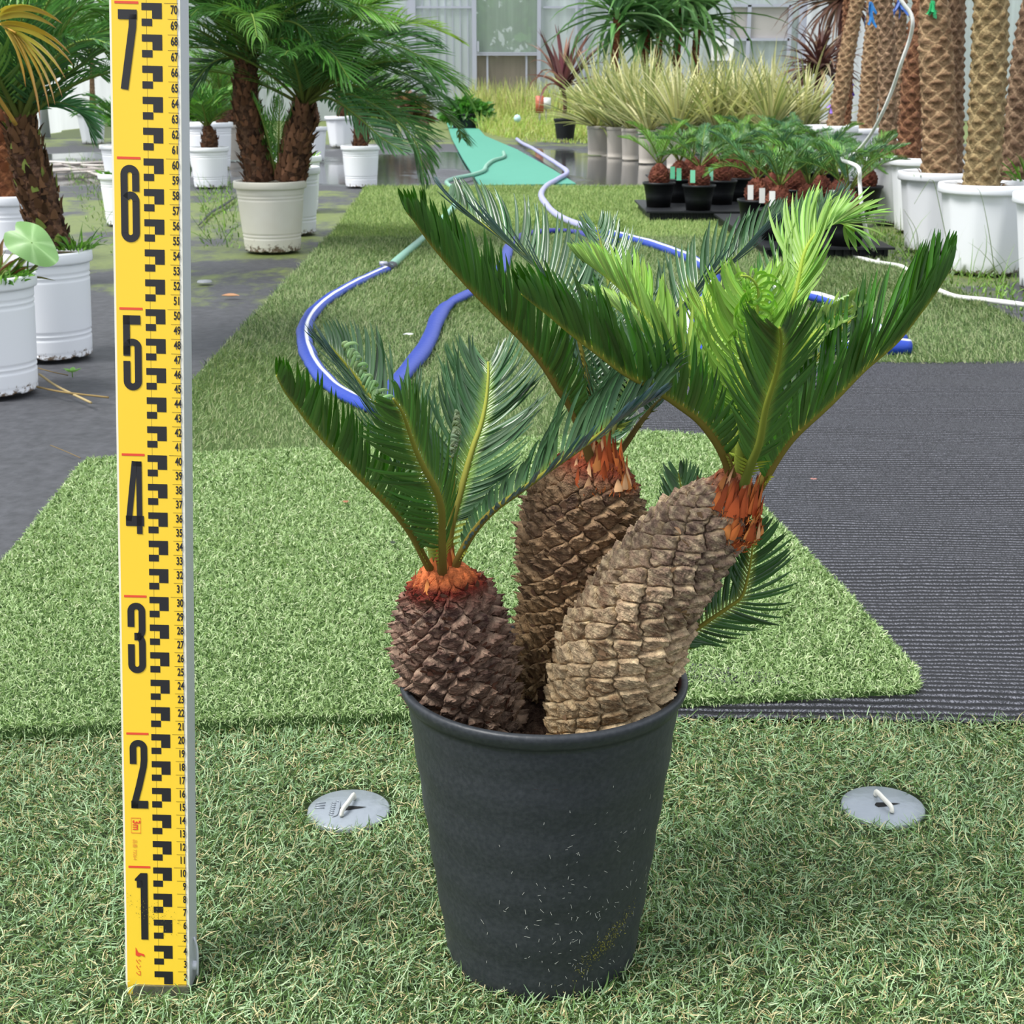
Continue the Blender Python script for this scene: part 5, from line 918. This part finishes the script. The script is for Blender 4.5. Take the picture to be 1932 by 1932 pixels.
T6 = bigpot(1692, 132, 424, 300, 'palm with a slim grey-brown trunk in the white pot nearest the little cycads', [(1678, 280, 40, 1664, 0, 32, .3, PD, 6)])
T7 = bigpot(1603, 104, 340, 243, 'palm leaning right in a white pot behind the little cycads, right of its twin', [(1634, 238, 42, 1648, 0, 26, 0, PG, 7)])
T8 = bigpot(1560, 104, 352, 238, 'palm with the most slanting trunk in a white pot behind the little cycads', [(1574, 232, 36, 1622, 0, 30, -.05, PG, 9), (1594, 232, 26, 1603, 20, 20, .14, PR_, 8)])
T9 = bigpot(1702, 104, 372, 262, 'palm with a dark slim trunk farthest back among the right-hand trunks', [(1704, 262, 30, 1700, 20, 26, 0, PD, 10)])
t = T1[0]; herb(T4[0], 'weeds', np.array([-.10, -.10, T4[3]*.95]), 40, .05, .16, 3, lw=.008); herb(T6[0], 'weeds', np.array([-.05, -.1, T6[3]*.95]), 120, .1, .10, 5, ('#8a9a4a', '#6f8a3c', '#7c5a40'), .012)
herb(T2[0], 'weeds', np.array([-.09, -.08, T2[3]*.95]), 60, .04, .02, 5)
# ribbons tied on the trunks
def ribbon_tie(px, py, Y, L, col, label, n=5):
    r = rng(int(px)); b = np.tile(P(px, py, Y), (n, 1))+r.normal(0, .004, (n, 3)); mb = MB(); mb.add(*ribbon(b, np.column_stack([r.normal(0, .5, n), -np.abs(r.normal(.3, .2, n)), -1+r.normal(0, .3, n)]), r.normal(0, 1, (n, 3)), L*r.uniform(.6, 1, n), .018, r.normal(0, 1, (n, 3)), .8, K=5, cols=hexc(col), three=False, profile=([0, 1], [1, .9])))
    tag(mb.build('ribbon', M_paint), label, 'ribbon', 'ribbons tied to the palm trunks')
ribbon_tie(1643, 5, T8[1][1]+.25, .19, '#2f86cf', 'bright blue ribbon dangling between the slanting palm trunks'); ribbon_tie(1697, 0, T9[1][1]-.06, .12, '#2b56a0', 'dark blue ribbon at the top of the farthest trunk', 8)
ribbon_tie(1760, 5, T2[1][1]-.07, .06, '#35b070', 'green ribbon at the top of the thick brown trunk', 7); ribbon_tie(1607, 158, T7[1][1]+.15, .11, '#5a3cc0', 'purple ribbon hanging between the slanting trunks'); ribbon_tie(1568, 200, T8[1][1]-.06, .05, '#8a6cc8', 'pale purple ribbon low on the most slanting trunk'); ribbon_tie(1600, 224, T7[1][1]+.12, .05, '#6a4cc0', 'short purple ribbon just above a white rim')

# ================================================================== LITTLE CYCADS IN BLACK POTS
proto = []
def small_cycad(seed, pale=False, up=.9, nf=7):
    t = thing('small_cycad', (0, 0, 0), 'x', 'potted plant', 'little cycads in black pots'); R, H = .078, .115; V, F = lathe([(0, .004), (R*.72, .004), (R*.72, 0), (R*.8, H*.45), (R*.93, H*.9), (R*.96, H*.9), (R, H*.93), (R, H), (R*.93, H), (R*.9, H*.86), (0, H*.86)], 32); mesh('pot', V, F, M_black, t)
    def colf(s, Hh, e, DY, Xc, Yc): return mixc(hexc('#5c3028'), hexc('#84503e'), Hh)
    V, F, C, fr = scaly(np.array([(0, 0, H*.8), (0, 0, H*1.0), (0, 0, H*1.28), (0, 0, H*1.55), (0, 0, H*1.75)]), np.array([.030, .044, .048, .034, .012]), 9, 9, colf, .006, 70, 70, 1, 1.2, .15, .6, .6, 0, seed); b = mesh('bulb', V, F, M_bark, t, C)
    r = rng(seed); k = 70; a = r.uniform(0, 6.28, k); zz = r.uniform(H*.9, H*1.7, k); rr = np.interp(zz, [H*.9, H*1.28, H*1.75], [.04, .047, .012]); d = np.stack([np.cos(a), np.sin(a), 0*a], 1)
    mb = MB(); mb.add(*ribbon(d*rr[:, None]+np.stack([0*a, 0*a, zz], 1), d*.6+np.array([0, 0, 1.]), np.stack([-np.sin(a), np.cos(a), 0*a], 1), r.uniform(.01, .02, k), .010, K=2, cols=palette(r, k, ['#8a5240', '#6a382a', '#a06a50'], [1, 1, 1]), three=False, profile=([0, 1], [1, .1]))); mb.build('leaf_base', M_fib, b)['kind'] = 'stuff'
    for i in range(nf):
        pfrond(t, 'frond', (0, 0, H*1.65), i*2.399+seed, up+r.uniform(-.25, .3), r.uniform(.20, .28), r.uniform(.7, 1.5), seed*20+i, 42, .060, .0026, ['#456f34', '#527c4c', '#6a9446', '#4f7a66'][(i+seed) % 4] if not pale else '#76a04c', v=25, mat=M_leaf if not pale else M_new, rr=.003, t0=.22, a=(60, 30), ldroop=.2)
    return t
protos = [small_cycad(1, True, 1.05), small_cycad(2), small_cycad(3, up=.8), small_cycad(4, up=1.0)]
used = [False]*4
spots = [ # px, rim row, rim width, prototype, label
 (1246, 345, 60, 0, 'pale green little cycad at the left front corner of the left tray'), (1284, 338, 56, 1, 'little cycad second from the left in the left tray, behind two green tags'), (1322, 350, 58, 2, 'front little cycad in the middle of the left tray'), (1364, 341, 56, 3, 'little cycad right of the middle in the left tray'), (1400, 336, 54, 1, 'rightmost little cycad of the left tray'),
 (1308, 328, 48, 3, 'little cycad behind the front middle one in the left tray'), (1345, 322, 46, 2, 'little cycad in the back row of the left tray, near its middle'), (1385, 318, 46, 0, 'little cycad in the back row of the left tray, near its right end'),
 (1432, 378, 62, 2, 'leftmost little cycad of the right group, with a white tag'), (1474, 396, 68, 1, 'foremost little cycad of the right group, with a white tag'), (1530, 392, 66, 3, 'little cycad beside the foremost one, to its right'), (1462, 366, 58, 2, 'little cycad behind the foremost one of the right group'), (1505, 358, 58, 1, 'little cycad in the middle of the right group, second row'),
 (1552, 372, 60, 2, 'little cycad near the right end of the right group, second row'), (1606, 405, 68, 3, 'little cycad at the right end, closest to the hanging white hose'), (1588, 382, 62, 1, 'little cycad just behind the one by the hanging white hose'),
 (1440, 330, 50, 3, 'little cycad in the third row, left side of the right group'), (1482, 325, 50, 1, 'little cycad in the third row, middle of the right group'), (1524, 322, 50, 2, 'little cycad in the third row, right of the middle'), (1566, 326, 50, 3, 'little cycad in the third row, before a white rim'),
 (1420, 300, 42, 1, 'little cycad in the back row, left of the others there'), (1462, 298, 42, 3, 'little cycad in the middle of the back row'), (1505, 296, 42, 2, 'little cycad in the back row at the right'), (1640, 352, 50, 1, 'bluish little cycad leaning over the white pots at the right')]
trays = []
for (px, ry, rw, k, lb) in spots:
    Yc = FPX*.156/rw/math.cos(PITCH)-.18; zt = .115+.060; q = P(px, ry, Yc)
    # stand it on its tray: solve the distance that puts the rim at the given row for rim height zt
    q = G(px, ry, zt) if True else q
    if not used[k]: o = protos[k]; used[k] = True
    else: o = copy_tree(protos[k])
    o.location = (q[0], q[1]+.06, .060); o.rotation_euler = (0, 0, (px*7 % 628)/100); o['label'] = lb; trays.append((q[0], q[1]+.06))
def tray(pts, label):
    x0, x1 = min(p[0] for p in pts)-.080, max(p[0] for p in pts)+.080; y0, y1 = min(p[1] for p in pts)-.075, max(p[1] for p in pts)+.075
    t = thing('nursery_tray', ((x0+x1)/2, (y0+y1)/2, 0), label, 'tray', 'black trays under the little cycads'); sx, sy = x1-x0, y1-y0; mb = MB()
    mb.add(*box((0, 0, .029), (sx*.94, sy*.94, .048))); mb.build('tray_body', M_black, t, False); mb = MB(); mb.add(*box((0, 0, .056), (sx, sy, .008))); nx_ = int(sx/.03)
    for i in range(nx_):
        for s in (-1, 1): mb.add(*box((-sx/2*.94+(i+.5)*sx*.94/nx_, s*sy*.475, .027), (.006, .012, .048)))
    mb.build('tray_rim', M_black, t, False)
L1 = trays[:8]; L2 = trays[8:16]; L3 = trays[16:23]
tray(L1[:5], 'black plastic tray under the left group of little cycads'); 
mb_y = sorted(L2, key=lambda p: p[1]); tray([p for p in L2], 'black plastic tray under the right group of little cycads'); tray(L1[5:]+L3, 'black plastic tray behind, under the farther little cycads')
# plant tags
for (px, py, col, nm) in ((1307, 332, '#6fc09a', 'pale green tag on the front middle little cycad'), (1281, 328, '#5ab48c', 'green tag right of the pale little cycad'), (1269, 325, '#5ab48c', 'green tag half behind another beside the pale little cycad'), (1341, 328, '#7cc4a4', 'green tag right of the front middle little cycad'),
                      (1416, 362, '#d8d8d4', 'white tag on the leftmost bulb of the right group'), (1438, 368, '#d0d0cc', 'white tag between the first bulbs of the right group'), (1457, 374, '#dcdcd8', 'white tag on the foremost bulb of the right group'), (1570, 372, '#c8ccc8', 'whitish tag near the right end of the right group')):
    Yc = G(px, py+14, .185)[1]-.05; q = P(px, py, Yc); V, F = box((0, 0, 0), (.022, .001, .055)); V[:, 1] += V[:, 2]*.25; tag(mesh('plant_tag', V+q-[0, 0, .002], F, plain('tag', col, .4), smooth=False), nm, 'plant tag', 'plant tags in the little cycads')

# ================================================================== VARIEGATED ROW, RED CORDYLINE, DRAGON TREES
def spiky(t, b, n, L, w, cols, seed, spread=1.0, curl=.5, mat=None, name='foliage', up=.35):
    r = rng(seed); a = r.uniform(0, 6.28, n); el = np.arccos(np.clip(r.uniform(0, 1, n)**.8*spread, 0, 1)); el = math.pi/2-(math.pi/2-up)*r.uniform(0, 1, n)**.75*spread
    d = np.stack([np.cos(a)*np.cos(el), np.sin(a)*np.cos(el), np.sin(el)], 1); mb = MB(); cc = palette(r, n, cols, [1]*len(cols), .12)
    mb.add(*ribbon(np.asarray(b)+d*.02+r.normal(0, .012, (n, 3)), d, np.stack([-np.sin(a), np.cos(a), 0*a], 1), L*r.uniform(.7, 1.1, n), w, np.stack([np.cos(a), np.sin(a), -1+0*a], 1), curl*r.uniform(.2, 1.6, n), K=6, cols=cc, profile=([0, .2, .6, 1], [.6, 1, .8, .05]))); return mb.build(name, mat or M_palm, t)
VC = ['#c9c590', '#b5b684', '#dcd6a8', '#8e9862', '#a9a880']
M_var = vcol('variegated_leaf', .5, .3, .25)
row = [(1127, 292, 42, 238, 'first on the left'), (1162, 296, 38, 240, 'second from the left'), (1189, 301, 36, 243, 'third from the left'), (1222, 308, 40, 246, 'fourth from the left'), (1278, 318, 48, 250, 'fifth from the left, with the tallest fan'), (1346, 318, 52, 248, 'sixth from the left'), (1392, 318, 52, 246, 'seventh, half behind the little cycads'), (1450, 322, 54, 248, 'eighth, behind the little cycads'), (1512, 318, 54, 246, 'last on the right'),
       (1192, 286, 38, 238, 'in the second row behind the third pot'), (1248, 288, 40, 238, 'in the second row behind the fourth pot'), (1310, 290, 40, 238, 'in the second row behind the sixth pot'), (1372, 290, 40, 238, 'second row, below the fan box'), (1440, 290, 40, 238, 'second row, below the grey window')]
for i, (px, by, rw, ry, wh) in enumerate(row):
    t, c, R = set_pot(px, rw, by, 'spiky_grass_plant', 'pale yellow spiky plant in a grey pot, '+wh if i < 9 else 'pale yellow spiky plant in a grey pot, '+wh, 'potted plant', 'variegated spiky plants in grey pots'); H = H_for(c, R, ry); pot_parts(t, R, H, M_grey, 'plain', .84); k = 1/pxm(c[1], .4)
    spiky(t, (0, 0, H*.95), 90, (150 if i < 9 else 140)*k, .024*c[1]/12, VC, 30+i, 1.0, .38, M_var, up=.1 if i == 0 else .5)
t, c, R = set_pot(1066, 44, 266, 'red_cordyline', 'dark red strap-leaved cordyline in a black pot by the door'); H = H_for(c, R, 224); pot_parts(t, R, H, M_black, 'plain', .72)
a = P(1064, 222, c[1])-c; b = P(1062, 165, c[1])-c; V, F = tube(spline([a, (a+b)/2+[.02, 0, 0], b], 20), .022, 8); mesh('stem', V, F, M_bark, t, col=hexc('#5a3a34'))
k = 1/pxm(c[1], 1); spiky(t, P(1062, 172, c[1])-c, 20, 130*k, .06, ['#7a4550', '#8f5560', '#5f3440', '#a06a74'], 5, .55, .4); spiky(t, P(1062, 165, c[1])-c, 14, 120*k, .045, ['#7a4550', '#8f5560', '#a06a74'], 6, 1.0, 1.3)
for i, (tx, ty, bx, by, n, lb) in enumerate(((1165, 25, 1166, 95, 46, 'leftmost strap-leaved tree above the spiky row'), (1222, 55, 1224, 95, 60, 'low crowned strap-leaved tree, second from the left, above the spiky row'), (1284, 0, 1284, 110, 60, 'strap-leaved tree with the reddest slim trunk above the spiky row'), (1318, 30, 1320, 110, 50, 'rightmost strap-leaved tree, left of the white fan box'), (1250, -30, 1250, 100, 60, 'tallest strap-leaved tree, its crown cut by the top of the picture'))):
    Yc = 15.2+.35*i; q = P(tx, ty, Yc); t = thing('dragon_tree', (q[0], Yc, 0), lb, 'potted tree', 'strap-leaved trees behind the spiky row'); c = np.array([q[0], Yc, 0]); pot_parts(t, .17, .34, M_grey, 'plain', .8)
    trunk_plain(t, [(.0, 0, .30), (.03, 0, .6), (-.02, 0, .8), (0, 0, q[2])], [.05, .045, .042, .04], 6, 30, ('#6a3c28', '#7c4a30', '#8a5a3c', '#3c241a'), i, .006, .5, nu=50, nv=140); k = 1/pxm(Yc, 1.2)
    spiky(t, (0, 0, q[2]), n, 165*k, .06, ['#5a8054', '#769a6c', '#8fb088', '#466a40'], 60+i, 1.0, 1.4, up=-.2); spiky(t, (0, 0, q[2]-.1), 26, 120*k, .05, ['#4f7a4a', '#6f966a'], 70+i, 1.0, .9, up=-.6, name='lower_leaves')
for i, (px, py, n, lb) in enumerate(((1590, 0, 70, 'maroon fountain-leaved cordyline behind the slanting trunks'), (1545, 130, 60, 'low dark maroon cordyline at the right end of the spiky row'))):
    Yc = 14.5-2.5*i; q = P(px, py, Yc); t = thing('red_cordyline', (q[0], Yc, 0), lb, 'potted plant', 'maroon cordylines at the right'); pot_parts(t, .15, .26, M_grey, 'plain', .8); V, F = tube([(0, 0, .2), (0, 0, q[2])], .03, 8); mesh('stem', V, F, M_bark, t, col=hexc('#5a3a34'))
    spiky(t, (0, 0, q[2]), n*2, (.75, .42)[i], .035, ['#6a4448', '#8a5f62', '#a08084', '#4f3034'], 90+i, 1.0, 1.1, up=-.3)
# white fan box on the wall, red and white post, seedbed by the door
q = P(1363, 94, WY-.085); t = thing('fan_box', q, 'square white box with a round dark opening, on the far wall', 'ventilator'); V, F = box((0, 0, 0), (.33, .16, .33)); mesh('housing', V, F, plain('white_box', '#e6e4e8', .4), t, smooth=False)
V, F = lathe([(0, 0), (.055, 0), (.06, .01), (.075, .01)], 30); V = np.stack([V[:, 0], -.085-V[:, 2], V[:, 1]], 1); mesh('opening', V, F, plain('dark_opening', '#6f7a68', .5), t)
V, F = box((0, 0, 0), (.16, .12, .03)); 
mb = MB(); mb.add(*box((0, 0, .32), (.11, .05, .22), 0), col=hexc('#b5604a')); mb.add(*tube([(0, 0, 0), (0, 0, .25)], .015, 6), col=hexc('#8a8a80')); o = mb.build('marker_post', M_paint); o.location = G(1018, 243); tag(o, 'short red marker post in the weeds by the door', 'post')
mb = MB(); mb.add(*box((0, 0, .33), (.13, .05, .15), 0), col=hexc('#d8dad8')); mb.add(*tube([(0, 0, 0), (0, 0, .26)], .012, 6), col=hexc('#8a8a80')); o = mb.build('marker_post', M_paint); o.location = G(1030, 242); tag(o, 'small white marker just right of the red one', 'post')
V, F = lathe([(0, -.05), (.03, -.04), (.05, 0), (.03, .04), (0, .05)], 16); tag(mesh('float_ball', V+G(976, 248)+[0, 0, .16], F, plain('pale_blue', '#bfe0e6', .4)), 'pale blue ball among the weeds before the door', 'ball')
# green shrub at the far end of the carpet, on a dark cart
c = G(880, 243); mb = MB(); mb.add(*bush(0, 0, .12, .36, .26, '#4f7f38', 700, 5, .10)); t = thing('potted_shrub', c, 'rounded dark green shrub at the far end of the teal carpet', 'potted plant'); mb.build('foliage', M_palm, t); pot_parts(t, .22, .2, M_black, 'plain', .8)
for i, (px, by, w_, lb, cs) in enumerate(((770, 262, 30, 'reddish potted shrub behind the drooping palm fronds', '#7a5f4c'), (725, 258, 40, 'green potted shrub far behind the drooping fronds', '#5a7f44'), (700, 262, 36, 'green and orange bromeliad shaded by the big palm', '#6a7a44'), (360, 262, 50, 'leafy shrub in a white pot behind the staff', '#5f8a3c'))):
    t, c, R = set_pot(px, w_, by, 'potted_shrub', lb); H = H_for(c, R, by-36); pot_parts(t, R, H, M_white, 'plain', .8); mb = MB(); mb.add(*bush(0, 0, H, R*2.2, R*2.6, cs, 500, 40+i, .13)); mb.build('foliage', M_palm, t)
# litter on the turf
for (px, py, lb, col, sz) in ((770, 630, 'white scrap on the middle turf beside the creased blue hose', '#dfe4e6', .014), (652, 946, 'reddish speck of leaf on the raised turf mat', '#9c6a50', .006), (740, 1023, 'dark speck on the raised turf mat near the left crown', '#3c4438', .006), (1535, 903, 'small red-brown leaf scrap on the black mat', '#b08078', .006)):
    z = .03 if py < 700 else (.03 if px < 1300 else .02); q = G(px, py, z); r = rng(px); k = 8; a = r.uniform(0, 6.28, k); mb = MB(); mb.add(*ribbon(np.tile(q, (k, 1)), np.stack([np.cos(a), np.sin(a), .2+0*a], 1), np.stack([-np.sin(a), np.cos(a), 0*a], 1), sz, sz*.7, K=3, curl=.5, cols=hexc(col), three=False)); tag(mb.build('litter', M_fib), lb, 'litter')
# tall thin weeds standing before the white pots
for i, (pts, lb) in enumerate((([(1800, 520), (1775, 400), (1760, 340), (1745, 352), (1725, 385)], 'bent grass stem in front of the foremost white pot'), ([(1880, 540), (1866, 440), (1850, 365), (1836, 352)], 'long grass stem arching before the yellowish-trunk pot'), ([(1732, 500), (1730, 440), (1705, 395)], 'thin grass blade before the thick brown palm pot'))):
    q0 = G(*pts[0]); R_ = spline([q0]+[P(x, y, q0[1]-.02) for x, y in pts[1:]], 30); V, F = tube(R_, np.linspace(.0018, .0006, 30), 5); tag(mesh('grass_stem', V, F, M_palm, col=hexc('#7d8a60')), lb, 'weed', 'tall weeds before the white pots')
